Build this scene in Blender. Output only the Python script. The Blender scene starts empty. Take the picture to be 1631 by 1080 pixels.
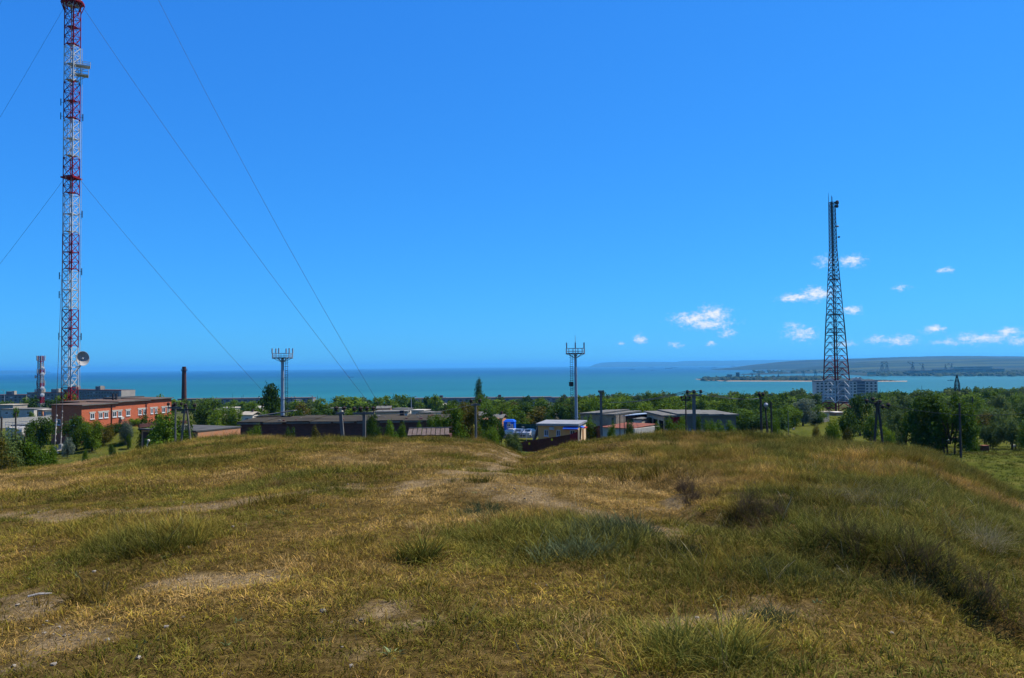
import bpy, bmesh, math, random
import numpy as np
from mathutils import Vector, Matrix

# ------------------------------------------------------------------ camera, sky, sun, exposure
SC = bpy.context.scene
COL = SC.collection
W0, H0, F0 = 1631.0, 1080.0, 1244.0          # photograph size and focal length in its pixels
EYE = 70.0                                    # metres above the sea
PITCH = math.atan(42.8 / F0); ROLL = 0.0113
SUN_AZ, SUN_EL = math.radians(66), math.radians(57)
_f = Vector((0, math.cos(PITCH), math.sin(PITCH)))
_r0 = Vector((1, 0, 0)); _u0 = Vector((0, -math.sin(PITCH), math.cos(PITCH)))
_u = _u0 * math.cos(ROLL) + _r0 * math.sin(ROLL)
_r = _r0 * math.cos(ROLL) - _u0 * math.sin(ROLL)
cam = bpy.data.cameras.new('camera')
camo = bpy.data.objects.new('camera', cam); COL.objects.link(camo)
camo.matrix_world = Matrix(((_r.x, _u.x, -_f.x, 0), (_r.y, _u.y, -_f.y, 0), (_r.z, _u.z, -_f.z, EYE), (0, 0, 0, 1)))
cam.sensor_fit = 'HORIZONTAL'; cam.sensor_width = 36.0; cam.lens = 36.0 * F0 / W0
cam.clip_start = 0.1; cam.clip_end = 300000
SC.camera = camo

wd = bpy.data.worlds.new("World"); SC.world = wd; wd.use_nodes = True
EXPO = 0.65
SKY_STRENGTH = 0.08
SC.view_settings.view_transform = 'Standard'; SC.view_settings.look = 'None'
SC.view_settings.exposure = EXPO; SC.view_settings.gamma = 1.0
SC.view_settings.use_curve_mapping = False
SC.render.engine = 'CYCLES'; cy = SC.cycles
cy.max_bounces = 4; cy.diffuse_bounces = 2; cy.glossy_bounces = 2; cy.transmission_bounces = 3; cy.transparent_max_bounces = 6; cy.volume_bounces = 0
cy.use_adaptive_sampling = True; cy.adaptive_threshold = 0.02; cy.use_denoising = True
cy.caustics_reflective = False; cy.caustics_refractive = False

def pixdir(px, py):
    return _f + _r * ((px - W0 / 2) / F0) + _u * ((H0 / 2 - py) / F0)
def at(px, py, D):
    """the place seen at a pixel of the photograph, D metres ahead"""
    d = pixdir(px, py); return Vector((0, 0, EYE)) + d * (D / d.y)
def hz(px):
    return 592 - 0.0113 * px

def build_world():
    nt = wd.node_tree; N = nt.nodes; L = nt.links
    bg = N['Background']; bg.inputs[1].default_value = SKY_STRENGTH
    sky = N.new('ShaderNodeTexSky'); sky.sky_type = 'NISHITA'; sky.sun_disc = False
    sky.sun_elevation = SUN_EL; sky.sun_rotation = SUN_AZ
    sky.altitude = 0; sky.air_density = 1.0; sky.dust_density = 0.15; sky.ozone_density = 4.0
    sp = N.new('ShaderNodeSeparateColor'); L.new(sky.outputs[0], sp.inputs[0]); cb = N.new('ShaderNodeCombineColor')
    def m(op, a, b=None, c=None):
        n = N.new('ShaderNodeMath'); n.operation = op
        for i, q in enumerate((a, b, c)):
            if q is None: continue
            if isinstance(q, (int, float)): n.inputs[i].default_value = q
            else: L.new(q, n.inputs[i])
        return n.outputs[0]
    # the camera's strong blue rendering of a clear sky, one response per channel
    for i, (k, p) in enumerate(((.154, .80), (.64, .70), (1.23, .5))):
        L.new(m('MULTIPLY', m('POWER', sp.outputs[i], p), k * .11 ** p / SKY_STRENGTH / 2 ** EXPO), cb.inputs[i])
    # clouds: soft lobes at real azimuths and elevations, broken up by noise
    tc = N.new('ShaderNodeTexCoord'); nrm = N.new('ShaderNodeVectorMath'); nrm.operation = 'NORMALIZE'
    L.new(tc.outputs['Generated'], nrm.inputs[0])
    sx = N.new('ShaderNodeSeparateXYZ'); L.new(nrm.outputs[0], sx.inputs[0])
    ae = N.new('ShaderNodeCombineXYZ'); L.new(m('ARCTAN2', sx.outputs[0], sx.outputs[1]), ae.inputs[0]); L.new(m('ARCSINE', sx.outputs[2]), ae.inputs[1])
    def noise(scale, detail, off=0.0, stretch=1.9, rough=0.6):
        mp = N.new('ShaderNodeMapping'); mp.inputs['Scale'].default_value = (1, stretch, 1); mp.inputs['Location'].default_value = (off, off * .7, 0)
        L.new(ae.outputs[0], mp.inputs[0])
        n = N.new('ShaderNodeTexNoise'); n.noise_dimensions = '2D'; n.inputs['Scale'].default_value = scale; n.inputs['Detail'].default_value = detail; n.inputs['Roughness'].default_value = rough
        L.new(mp.outputs[0], n.inputs['Vector']); return n
    wn = noise(70, 4, 0.3)
    sub = N.new('ShaderNodeVectorMath'); sub.operation = 'SUBTRACT'; sub.inputs[1].default_value = (.5, .5, .5); L.new(wn.outputs['Color'], sub.inputs[0])
    sc_ = N.new('ShaderNodeVectorMath'); sc_.operation = 'MULTIPLY'; sc_.inputs[1].default_value = (.016, .009, 0); L.new(sub.outputs[0], sc_.inputs[0])
    add = N.new('ShaderNodeVectorMath'); add.operation = 'ADD'; L.new(ae.outputs[0], add.inputs[0]); L.new(sc_.outputs[0], add.inputs[1])
    rng = random.Random(5)
    lobes = [(1106, 508, 40, 13, 1.05), (1136, 501, 29, 16, 1.1), (1130, 516, 42, 11, .85), (1158, 531, 18, 9, .75), (1083, 516, 9, 6, .5), (1268, 474, 30, 8, 1.0), (1300, 468, 28, 12, 1.1),
             (1357, 415, 21, 11, .85), (1357, 494, 15, 8, .95), (1276, 532, 30, 14, .62), (1262, 520, 16, 9, .55), (1290, 529, 12, 7, .8), (1020, 541, 13, 9, .95), (990, 547, 8, 5, .6), (1076, 550, 15, 5, .6),
             (1133, 548, 10, 6, .6), (1312, 416, 18, 12, .42), (1505, 431, 13, 5, .7), (1435, 458, 14, 6, .5), (1490, 525, 19, 7, .95), (1432, 542, 28, 9, .85), (1394, 541, 16, 8, .7), (1565, 539, 48, 10, .8),
             (1607, 530, 18, 9, .95), (1515, 545, 34, 6, .55), (1625, 543, 22, 7, .8), (1345, 548, 24, 5, .5)]
    cs = []
    for x, y, w, h, q in lobes:
        d = pixdir(x, y).normalized(); cs.append((math.atan2(d.x, d.y), math.asin(d.z), w / F0, h / F0, q))
    for k in range(9):                        # the same fair-weather clouds go on round the horizon
        cs.append((math.radians(42 + k * 30 + rng.uniform(-8, 8)) % (2 * math.pi), math.radians(rng.uniform(1.5, 8)), rng.uniform(15, 50) / F0, rng.uniform(6, 13) / F0, rng.uniform(.6, 1)))
    acc = None
    for a_, e_, w, h, q in cs:
        if a_ > math.pi: a_ -= 2 * math.pi
        v = N.new('ShaderNodeVectorMath'); v.operation = 'MULTIPLY_ADD'; v.inputs[1].default_value = (1 / w, 1 / h, 0); v.inputs[2].default_value = (-a_ / w, -e_ / h, 1.05 - q)
        L.new(add.outputs[0], v.inputs[0]); l = N.new('ShaderNodeVectorMath'); l.operation = 'LENGTH'; L.new(v.outputs[0], l.inputs[0])
        acc = l.outputs['Value'] if acc is None else m('MINIMUM', acc, l.outputs['Value'])
    fine = noise(150, 5, 2.1, 1.6, .62)
    dens = m('SUBTRACT', m('ADD', m('MULTIPLY', fine.outputs['Fac'], 1.5), .45), acc)
    ss = N.new('ShaderNodeMapRange'); ss.interpolation_type = 'SMOOTHSTEP'
    ss.inputs['From Min'].default_value = 0.0; ss.inputs['From Max'].default_value = 1.35; L.new(dens, ss.inputs['Value'])
    cr = N.new('ShaderNodeMix'); cr.data_type = 'RGBA'; cr.inputs['A'].default_value = (3.6, 5.2, 7.4, 1); cr.inputs['B'].default_value = (7.6, 7.7, 7.8, 1)
    L.new(ss.outputs[0], cr.inputs['Factor'])
    mx = N.new('ShaderNodeMix'); mx.data_type = 'RGBA'
    L.new(ss.outputs[0], mx.inputs['Factor']); L.new(cb.outputs[0], mx.inputs['A']); L.new(cr.outputs['Result'], mx.inputs['B'])
    bg2 = N.new('ShaderNodeBackground'); bg2.inputs[1].default_value = SKY_STRENGTH; L.new(mx.outputs['Result'], bg2.inputs[0]); L.new(cb.outputs[0], bg.inputs[0])
    band = m('MULTIPLY', m('GREATER_THAN', sx.outputs[2], .008), m('LESS_THAN', sx.outputs[2], .17))   # clouds stand low only
    ms = N.new('ShaderNodeMixShader'); L.new(band, ms.inputs[0]); L.new(bg.outputs[0], ms.inputs[1]); L.new(bg2.outputs[0], ms.inputs[2])
    L.new(ms.outputs[0], N['World Output'].inputs['Surface'])
    wd.cycles.sampling_method = 'MANUAL'; wd.cycles.sample_map_resolution = 512
build_world()

sun = bpy.data.lights.new('sun', 'SUN'); sun.energy = 5.0; sun.angle = math.radians(0.5); sun.color = (1.0, 0.95, 0.86)
suno = bpy.data.objects.new('sun', sun); COL.objects.link(suno)
_sd = Vector((math.sin(SUN_AZ) * math.cos(SUN_EL), math.cos(SUN_AZ) * math.cos(SUN_EL), math.sin(SUN_EL)))
suno.rotation_euler = _sd.to_track_quat('Z', 'Y').to_euler(); suno.location = (0, 0, 300)

# ------------------------------------------------------------------ helpers
def tag(o, label=None, cat=None, group=None, kind=None):
    if label: o['label'] = label
    if cat: o['category'] = cat
    if group: o['group'] = group
    if kind: o['kind'] = kind
    return o
def empty(name, loc, rz=0.0):
    o = bpy.data.objects.new(name, None); COL.objects.link(o)
    o.location = loc; o.rotation_euler = (0, 0, rz); o.empty_display_size = 0.5
    return o
class MB:
    """collects simple shapes into one mesh"""
    def __init__(s): s.v = []; s.f = []
    def poly(s, pts):
        n = len(s.v); s.v += [tuple(p) for p in pts]; s.f.append(tuple(range(n, n + len(pts)))); return s
    def box(s, x0, x1, y0, y1, z0, z1):
        n = len(s.v)
        s.v += [(x0, y0, z0), (x1, y0, z0), (x1, y1, z0), (x0, y1, z0), (x0, y0, z1), (x1, y0, z1), (x1, y1, z1), (x0, y1, z1)]
        s.f += [(n, n + 3, n + 2, n + 1), (n + 4, n + 5, n + 6, n + 7), (n, n + 1, n + 5, n + 4), (n + 1, n + 2, n + 6, n + 5), (n + 2, n + 3, n + 7, n + 6), (n + 3, n, n + 4, n + 7)]
        return s
    def hexa(s, a, b):
        """box from four bottom and four top points"""
        n = len(s.v); s.v += [tuple(p) for p in a] + [tuple(p) for p in b]
        s.f += [(n, n + 3, n + 2, n + 1), (n + 4, n + 5, n + 6, n + 7), (n, n + 1, n + 5, n + 4), (n + 1, n + 2, n + 6, n + 5), (n + 2, n + 3, n + 7, n + 6), (n + 3, n, n + 4, n + 7)]
        return s
    def bar(s, p, q, w, h=None):
        h = h or w; p = Vector(p); q = Vector(q); d = (q - p)
        if d.length < 1e-6: return s
        d.normalize(); up = Vector((0, 0, 1)) if abs(d.z) < .98 else Vector((0, 1, 0))
        a = d.cross(up).normalized() * (w / 2); b = d.cross(a).normalized() * (h / 2)
        return s.hexa([p - a - b, p + a - b, p + a + b, p - a + b], [q - a - b, q + a - b, q + a + b, q - a + b])
    def tube(s, p, q, r0, r1=None, n=8, caps=True):
        r1 = r0 if r1 is None else r1; p = Vector(p); q = Vector(q); d = (q - p).normalized()
        up = Vector((0, 0, 1)) if abs(d.z) < .98 else Vector((0, 1, 0)); a = d.cross(up).normalized(); b = d.cross(a)
        k = len(s.v)
        for (c, r) in ((p, r0), (q, r1)):
            for i in range(n):
                t = 2 * math.pi * i / n; s.v.append(tuple(c + a * math.cos(t) * r + b * math.sin(t) * r))
        for i in range(n):
            j = (i + 1) % n; s.f.append((k + i, k + j, k + n + j, k + n + i))
        if caps: s.f.append(tuple(k + i for i in reversed(range(n)))); s.f.append(tuple(k + n + i for i in range(n)))
        return s
    def lathe(s, prof, n=16, o=(0, 0, 0)):
        k = len(s.v)
        for (r, z) in prof:
            for i in range(n):
                t = 2 * math.pi * i / n; s.v.append((o[0] + r * math.cos(t), o[1] + r * math.sin(t), o[2] + z))
        for j in range(len(prof) - 1):
            for i in range(n):
                i2 = (i + 1) % n; s.f.append((k + j * n + i, k + j * n + i2, k + (j + 1) * n + i2, k + (j + 1) * n + i))
        s.f.append(tuple(k + i for i in reversed(range(n)))); m = k + (len(prof) - 1) * n; s.f.append(tuple(m + i for i in range(n)))
        return s
    def line(s, pts, r, n=4):
        for a, b in zip(pts[:-1], pts[1:]): s.tube(a, b, r, r, n, False)
        return s
    def mesh(s, name):
        me = bpy.data.meshes.new(name); me.from_pydata(s.v, [], s.f); me.update(); return me
    def build(s, name, mat, parent=None, smooth=False):
        me = s.mesh(name); o = bpy.data.objects.new(name, me); COL.objects.link(o)
        if mat: me.materials.append(mat)
        if smooth: me.shade_smooth()
        if parent: o.parent = parent
        return o
def copy_tree(o, parent=None):
    c = o.copy(); COL.objects.link(c)
    if parent is not None: c.parent = parent
    for ch in list(o.children): copy_tree(ch, c)
    return c

MATS = {}
def mat(name, c, c2=None, scale=4.0, rough=.85, bump=0.0, spec=.06, metal=0.0, detail=4, stretch=None, bscale=None, coord='Object', lo=.35, hi=.65):
    if name in MATS: return MATS[name]
    m = bpy.data.materials.new(name); m.use_nodes = True; nt = m.node_tree; N = nt.nodes; L = nt.links
    p = N['Principled BSDF']; p.inputs['Roughness'].default_value = rough; p.inputs['Metallic'].default_value = metal
    p.inputs['Specular IOR Level'].default_value = spec
    p.inputs['Base Color'].default_value = (*c, 1)
    if c2 or bump:
        tc = N.new('ShaderNodeTexCoord'); mp = N.new('ShaderNodeMapping'); L.new(tc.outputs[coord], mp.inputs[0])
        if stretch: mp.inputs['Scale'].default_value = stretch
        n = N.new('ShaderNodeTexNoise'); n.inputs['Scale'].default_value = scale; n.inputs['Detail'].default_value = detail; n.inputs['Roughness'].default_value = .6
        L.new(mp.outputs[0], n.inputs['Vector'])
        if c2:
            r = N.new('ShaderNodeValToRGB'); r.color_ramp.elements[0].position = lo; r.color_ramp.elements[1].position = hi
            r.color_ramp.elements[0].color = (*c, 1); r.color_ramp.elements[1].color = (*c2, 1)
            L.new(n.outputs['Fac'], r.inputs[0]); L.new(r.outputs[0], p.inputs['Base Color'])
        if bump:
            b = N.new('ShaderNodeBump'); b.inputs['Strength'].default_value = bump; b.inputs['Distance'].default_value = .05
            nn = n
            if bscale:
                nn = N.new('ShaderNodeTexNoise'); nn.inputs['Scale'].default_value = bscale; nn.inputs['Detail'].default_value = 4; L.new(mp.outputs[0], nn.inputs['Vector'])
            L.new(nn.outputs['Fac'], b.inputs['Height']); L.new(b.outputs[0], p.inputs['Normal'])
    MATS[name] = m; return m

# value noise, vectorised
_rs = np.random.RandomState(11); _T = _rs.rand(256, 256)
def vnoise(x, y):
    xi = np.floor(x).astype(int); yi = np.floor(y).astype(int); fx = x - xi; fy = y - yi
    fx = fx * fx * (3 - 2 * fx); fy = fy * fy * (3 - 2 * fy)
    a = _T[xi & 255, yi & 255]; b = _T[(xi + 1) & 255, yi & 255]; c = _T[xi & 255, (yi + 1) & 255]; d = _T[(xi + 1) & 255, (yi + 1) & 255]
    return (a * (1 - fx) + b * fx) * (1 - fy) + (c * (1 - fx) + d * fx) * fy
def fbm(x, y, oct=4, seed=0):
    x = np.asarray(x, float) + seed * 17.3; y = np.asarray(y, float) + seed * 9.1
    s = 0; a = .5
    for i in range(oct):
        s = s + a * vnoise(x, y); x = x * 2.03 + 5.1; y = y * 2.03 + 1.7; a *= .5
    return s / (1 - .5 ** oct)
def sstep(a, b, x):
    t = np.clip((x - a) / (b - a), 0, 1); return t * t * (3 - 2 * t)

# ------------------------------------------------------------------ the lie of the land
_PX = np.array([-250, 0, 100, 240, 320, 420, 500, 600, 700, 780, 832, 900, 950, 1020, 1100, 1200, 1300, 1400, 1470, 1540, 1631, 1900], float)
_PY = np.array([790, 748, 738, 713, 699, 692, 691, 692, 694, 700, 722, 700, 693, 685, 683, 686, 692, 694, 703, 728, 778, 850], float)
_PY = _PY + np.interp(_PX, [0, 290, 345, 400, 800, 832, 860, 950, 1030, 1150, 1450, 1500, 1560], [2, 4, 9, 3, 3, 2, 4, 6, 9, 11, 12, 17, 20])     # the grass itself adds to the skyline
_A = (_PX - W0 / 2) / F0; _S = (_PY - (592 - .0113 * _PX)) / F0
YC = 38.0                                         # the brow of the hill
_K = _S - 1.62 / YC
def plain(x, y):
    z = np.interp(y, [-400, 0, 60, 90, 130, 180, 280, 350, 500, 700, 1000, 1400, 1560, 2100, 4000],
                  [-14, -9, -10, -11.2, -14, -16, -18.3, -20.5, -27, -38, -52, -66.5, -71.5, -80, -80])
    z = z + (fbm(x / 40., y / 40., 3, 3) - .5) * np.interp(y, [60, 200, 500], [.8, 1.2, 3]) * (y < 1500)
    z = z + 3.3 * np.exp(-(((x - 39) / 5.5) ** 2 + ((y - 118) / 8.) ** 2))       # green mound
    z = z + 4.3 * np.exp(-(((x + 67) / 7.) ** 2 + ((y - 138) / 9.) ** 2))         # bank beside the brick building
    z = z - 1.0 * np.exp(-(((x - 3.5) / 6.) ** 2 + ((y - 137) / 12.) ** 2))       # hollow by the brown fence
    z = z + 2.0 * np.exp(-(((x - 20) / 9.) ** 2 + ((y - 84) / 11.) ** 2))
    return z
def scarp(x, y):
    """the little earth bank on the right of the hilltop"""
    xl = np.interp(y, [3, 5, 6.6, 7.5, 8.7, 12.1, 16, 22, 30], [8.2, 5.4, 4.3, 3.55, 2.95, 2.75, 3.1, 4.6, 8.0])
    d = x - xl + (fbm(x * .9, y * .9, 3, 8) - .5) * .7
    return d, sstep(4, 6, y) * (1 - sstep(15, 20, y))
def ground(x, y):
    x = np.asarray(x, float); y = np.asarray(y, float)
    ye = np.maximum(y, 6.0); a = x / ye
    k = np.interp(a, _A, _K); k = np.where(y < 10, k * np.clip(y / 10, 0, 1) ** .5 + .03 * (1 - np.clip(y / 10, 0, 1)), k)
    ks = np.interp(a, [-1.2, -.66, -.3, 0, .3, .5, .66, 1.2], [.10, .075, .045, .048, .040, .05, .1, .14])
    k = ks + (k - ks) * sstep(12, 34, y)
    yy = np.maximum(y, 0)
    over = np.maximum(y - YC, 0)
    side = np.maximum(np.abs(x) - 34 - yy * .3, 0)
    h = -1.62 - k * yy - over * .17 - .004 * np.minimum(over, 20) ** 2 - .012 * side ** 1.6 - .002 * np.maximum(-y - 4, 0) ** 2
    und = (fbm(x / 6., y / 6., 3, 1) - .5) * .55 + (fbm(x / 1.3, y / 1.3, 3, 2) - .5) * .2
    h = h + und * sstep(2.5, 9, np.hypot(x, y))
    d, e = scarp(x, y)
    h = h + e * (.13 * sstep(-.2, .2, d) * (1 - .8 * sstep(2, 9, d)) - .09 * np.exp(-((d + .25) / .3) ** 2))
    p = plain(x, y)
    t = sstep(-1.5, 1.5, h - p)
    return np.maximum(h, p) * 1.0 + .0 * t + EYE
def gz(x, y): return float(ground(np.array([x]), np.array([y]))[0])
def onground(px, D):
    """ground point D metres ahead in the column of a pixel"""
    p = at(px, hz(px) + 60, D); return Vector((p.x, D, gz(p.x, D)))
def pix2ground(px, py):
    d = pixdir(px, py); ts = np.geomspace(1.5, 400, 1500)
    X = d.x * ts; Y = d.y * ts; Z = EYE + d.z * ts
    g = ground(X, Y); i = np.argmax(Z < g)
    return np.array([X[i], Y[i]])
def polydist(x, y, pts):
    best = np.full(np.shape(x), 1e9)
    for (ax, ay), (bx, by) in zip(pts[:-1], pts[1:]):
        dx, dy = bx - ax, by - ay; t = np.clip(((x - ax) * dx + (y - ay) * dy) / (dx * dx + dy * dy + 1e-9), 0, 1)
        best = np.minimum(best, np.hypot(x - ax - t * dx, y - ay - t * dy))
    return best
PATHS = [([pix2ground(*p) for p in q], w) for q, w in (
    ([(770, 722), (752, 745), (700, 770), (560, 778), (400, 800), (230, 815), (0, 824)], .42),
    ([(820, 722), (785, 745), (812, 790), (900, 806), (1000, 832), (1090, 858)], .5),
    ([(1075, 800), (1120, 842), (1060, 858)], .3),
    ([(1090, 1000), (1180, 975), (1270, 985)], .25), ([(60, 960), (90, 1000), (40, 1060)], .28), ([(640, 965), (610, 985)], .2), ([(180, 940), (330, 930), (420, 925)], .12), ([(500, 1050), (560, 1045)], .12))]
def bare(x, y):
    b = 0
    for pts, w in PATHS:
        d = polydist(x, y, pts) + (fbm(x * 1.7, y * 1.7, 4, 21) - .5) * 1.9
        b = np.maximum(b, 1 - sstep(w * .1, w * 1.25, d))
    b = np.maximum(b, .5 * sstep(.72, .82, fbm(x / 2.2, y / 2.2, 3, 31)) * (np.hypot(x, y) < 60))
    return b

def axis(segs):
    out = []
    for a, b, n in segs: out += list(np.linspace(a, b, n, endpoint=False))
    return np.array(out + [segs[-1][1]])
def grid_mesh(name, xs, ys, zf, attrs=None):
    X, Y = np.meshgrid(xs, ys); Z = zf(X, Y); nx, ny = len(xs), len(ys)
    co = np.stack([X, Y, Z], -1).reshape(-1, 3)
    i = np.arange((nx - 1) * (ny - 1)); r = i // (nx - 1); c = i % (nx - 1); a = r * nx + c
    F = np.stack([a, a + 1, a + nx + 1, a + nx], -1)
    me = bpy.data.meshes.new(name); me.vertices.add(len(co)); me.vertices.foreach_set('co', co.ravel().astype(np.float32))
    me.loops.add(F.size); me.loops.foreach_set('vertex_index', F.ravel().astype(np.int32))
    me.polygons.add(len(F)); me.polygons.foreach_set('loop_start', (np.arange(len(F)) * 4).astype(np.int32)); me.polygons.foreach_set('loop_total', np.full(len(F), 4, np.int32))
    me.update(calc_edges=True); me.shade_smooth()
    for k, fn in (attrs or {}).items():
        at_ = me.attributes.new(k, 'FLOAT', 'POINT'); at_.data.foreach_set('value', fn(co[:, 0], co[:, 1]).astype(np.float32))
    o = bpy.data.objects.new(name, me); COL.objects.link(o); return o

class NT:
    """short-hand for building a node material"""
    def __init__(s, name):
        s.m = bpy.data.materials.new(name); s.m.use_nodes = True; s.nt = s.m.node_tree; s.N = s.nt.nodes; s.L = s.nt.links; s.p = s.N['Principled BSDF']; s.out = s.N['Material Output']
    def n(s, t, **kw):
        n = s.N.new(t)
        for k, v in kw.items(): setattr(n, k, v)
        return n
    def set(s, sock, v):
        if isinstance(v, (int, float)): sock.default_value = v
        elif isinstance(v, tuple): sock.default_value = v if len(v) == 4 or sock.type == 'VECTOR' else (*v, 1)
        else: s.L.new(v, sock)
    def noise(s, scale, detail=4, vec=None, rough=.6):
        n = s.n('ShaderNodeTexNoise'); n.inputs['Scale'].default_value = scale; n.inputs['Detail'].default_value = detail; n.inputs['Roughness'].default_value = rough
        if vec is not None: s.L.new(vec, n.inputs['Vector'])
        return n.outputs['Fac']
    def mix(s, f, a, b):
        n = s.n('ShaderNodeMix', data_type='RGBA'); s.set(n.inputs['Factor'], f); s.set(n.inputs['A'], a); s.set(n.inputs['B'], b); return n.outputs['Result']
    def math(s, op, a, b=0.0):
        n = s.n('ShaderNodeMath', operation=op); s.set(n.inputs[0], a); s.set(n.inputs[1], b); return n.outputs[0]
    def ramp(s, f, stops):
        n = s.n('ShaderNodeValToRGB'); cr = n.color_ramp
        while len(cr.elements) < len(stops): cr.elements.new(.5)
        for e, (p, c) in zip(cr.elements, stops): e.position = p; e.color = (*c, 1)
        s.L.new(f, n.inputs[0]); return n.outputs[0]
    def step(s, f, a, b):
        n = s.n('ShaderNodeMapRange', interpolation_type='SMOOTHSTEP'); s.L.new(f, n.inputs['Value']); n.inputs['From Min'].default_value = a; n.inputs['From Max'].default_value = b; return n.outputs[0]
    def attr(s, name, typ='GEOMETRY'):
        n = s.n('ShaderNodeAttribute', attribute_name=name, attribute_type=typ); return n.outputs['Fac']

def make_ground():
    xs = axis([(-2600, -400, 22), (-400, -100, 60), (-100, -32, 90), (-32, 32, 260), (32, 100, 90), (100, 400, 60), (400, 2600, 23)])
    ys = axis([(-300, -8, 14), (-8, 3, 10), (3, 24, 110), (24, 60, 110), (60, 180, 110), (180, 500, 60), (500, 2100, 60)])
    g = grid_mesh('ground', xs, ys, ground, {'bare': bare, 'green': lambda x, y: sstep(-1.2, .4, plain(x, y) + EYE - ground(x, y))})
    tag(g, 'grassy hilltop falling away to the town and the shore', kind='structure')
    s = NT('ground_soil'); tc = s.n('ShaderNodeTexCoord').outputs['Object']
    n1 = s.noise(.55, 6, tc); n2 = s.noise(9, 5, tc, .7); n3 = s.noise(.02, 5, tc); n4 = s.noise(.25, 5, tc)
    dry = s.ramp(n2, [(.3, (.03, .02, .006)), (.5, (.07, .046, .014)), (.72, (.15, .10, .035))])
    soil = s.ramp(n2, [(.3, (.055, .034, .014)), (.55, (.145, .095, .042)), (.8, (.29, .21, .11))])
    n5 = s.noise(48, 4, tc, .75); vo = s.n('ShaderNodeTexVoronoi'); vo.feature = 'DISTANCE_TO_EDGE'; vo.inputs['Scale'].default_value = 9.0; s.L.new(tc, vo.inputs['Vector']); crack = s.step(vo.outputs['Distance'], .0, .06)
    soil = s.mix(s.math('MULTIPLY', s.step(n5, .35, .7), .55), soil, (.34, .27, .17)); soil = s.mix(s.math('MULTIPLY', s.math('SUBTRACT', 1.0, crack), .6), soil, (.045, .028, .014))
    c = s.mix(s.attr('bare'), dry, soil)
    field = s.ramp(n4, [(.3, (.035, .05, .008)), (.5, (.065, .078, .012)), (.7, (.11, .10, .025))])
    town = s.ramp(n3, [(.35, (.03, .045, .014)), (.55, (.06, .065, .028)), (.7, (.13, .11, .075))])
    pos = s.n('ShaderNodeSeparateXYZ'); s.L.new(tc, pos.inputs[0])
    fld = s.mix(s.step(pos.outputs['Y'], 250, 420), field, town)
    c = s.mix(s.attr('green'), c, fld)
    s.set(s.p.inputs['Base Color'], c); s.p.inputs['Roughness'].default_value = .95; s.p.inputs['Specular IOR Level'].default_value = .0
    b = s.n('ShaderNodeBump'); b.inputs['Strength'].default_value = .7; b.inputs['Distance'].default_value = .06; s.L.new(s.math('ADD', s.math('ADD', n2, s.math('MULTIPLY', n5, .5)), s.math('MULTIPLY', crack, .25)), b.inputs['Height']); s.L.new(b.outputs[0], s.p.inputs['Normal'])
    g.data.materials.append(s.m)
make_ground()

def make_sea():
    R = 60000.0
    m = MB(); m.poly([(-R, 900, 0), (R, 900, 0), (R, R, 0), (-R, R, 0)])
    s = NT('sea_water'); tc = s.n('ShaderNodeTexCoord').outputs['Object']
    big = s.n('ShaderNodeMapping'); big.inputs['Scale'].default_value = (.00022, .0009, 1); s.L.new(tc, big.inputs[0])
    n1 = s.noise(1.0, 5, big.outputs[0])
    pos = s.n('ShaderNodeSeparateXYZ'); s.L.new(tc, pos.inputs[0])
    shal = s.step(pos.outputs['Y'], 9000, 1200)      # silty shallows of the strait
    deep = s.ramp(n1, [(.4, (.002, .038, .085)), (.7, (.003, .052, .105))])
    silt = s.ramp(n1, [(.4, (.006, .082, .082)), (.55, (.011, .105, .098)), (.66, (.024, .13, .112))])
    c = s.mix(shal, deep, silt)
    fl = s.n('ShaderNodeMapping'); fl.inputs['Scale'].default_value = (.06, .012, 1); s.L.new(tc, fl.inputs[0])
    foam = s.step(s.noise(1.0, 2, fl.outputs[0]), .765, .82)
    c = s.mix(foam, c, (.75, .8, .8))
    s.set(s.p.inputs['Base Color'], c); s.p.inputs['Roughness'].default_value = .45; s.p.inputs['Specular IOR Level'].default_value = .25; s.p.inputs['IOR'].default_value = 1.33
    wv = s.n('ShaderNodeMapping'); wv.inputs['Scale'].default_value = (.10, .16, 1); s.L.new(tc, wv.inputs[0])
    b = s.n('ShaderNodeBump'); b.inputs['Strength'].default_value = .9; b.inputs['Distance'].default_value = 1.2; s.L.new(s.noise(1.0, 4, wv.outputs[0]), b.inputs['Height']); s.L.new(b.outputs[0], s.p.inputs['Normal'])
    o = m.build('sea', s.m); tag(o, 'turquoise sea reaching to the horizon', kind='structure')
make_sea()
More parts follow.
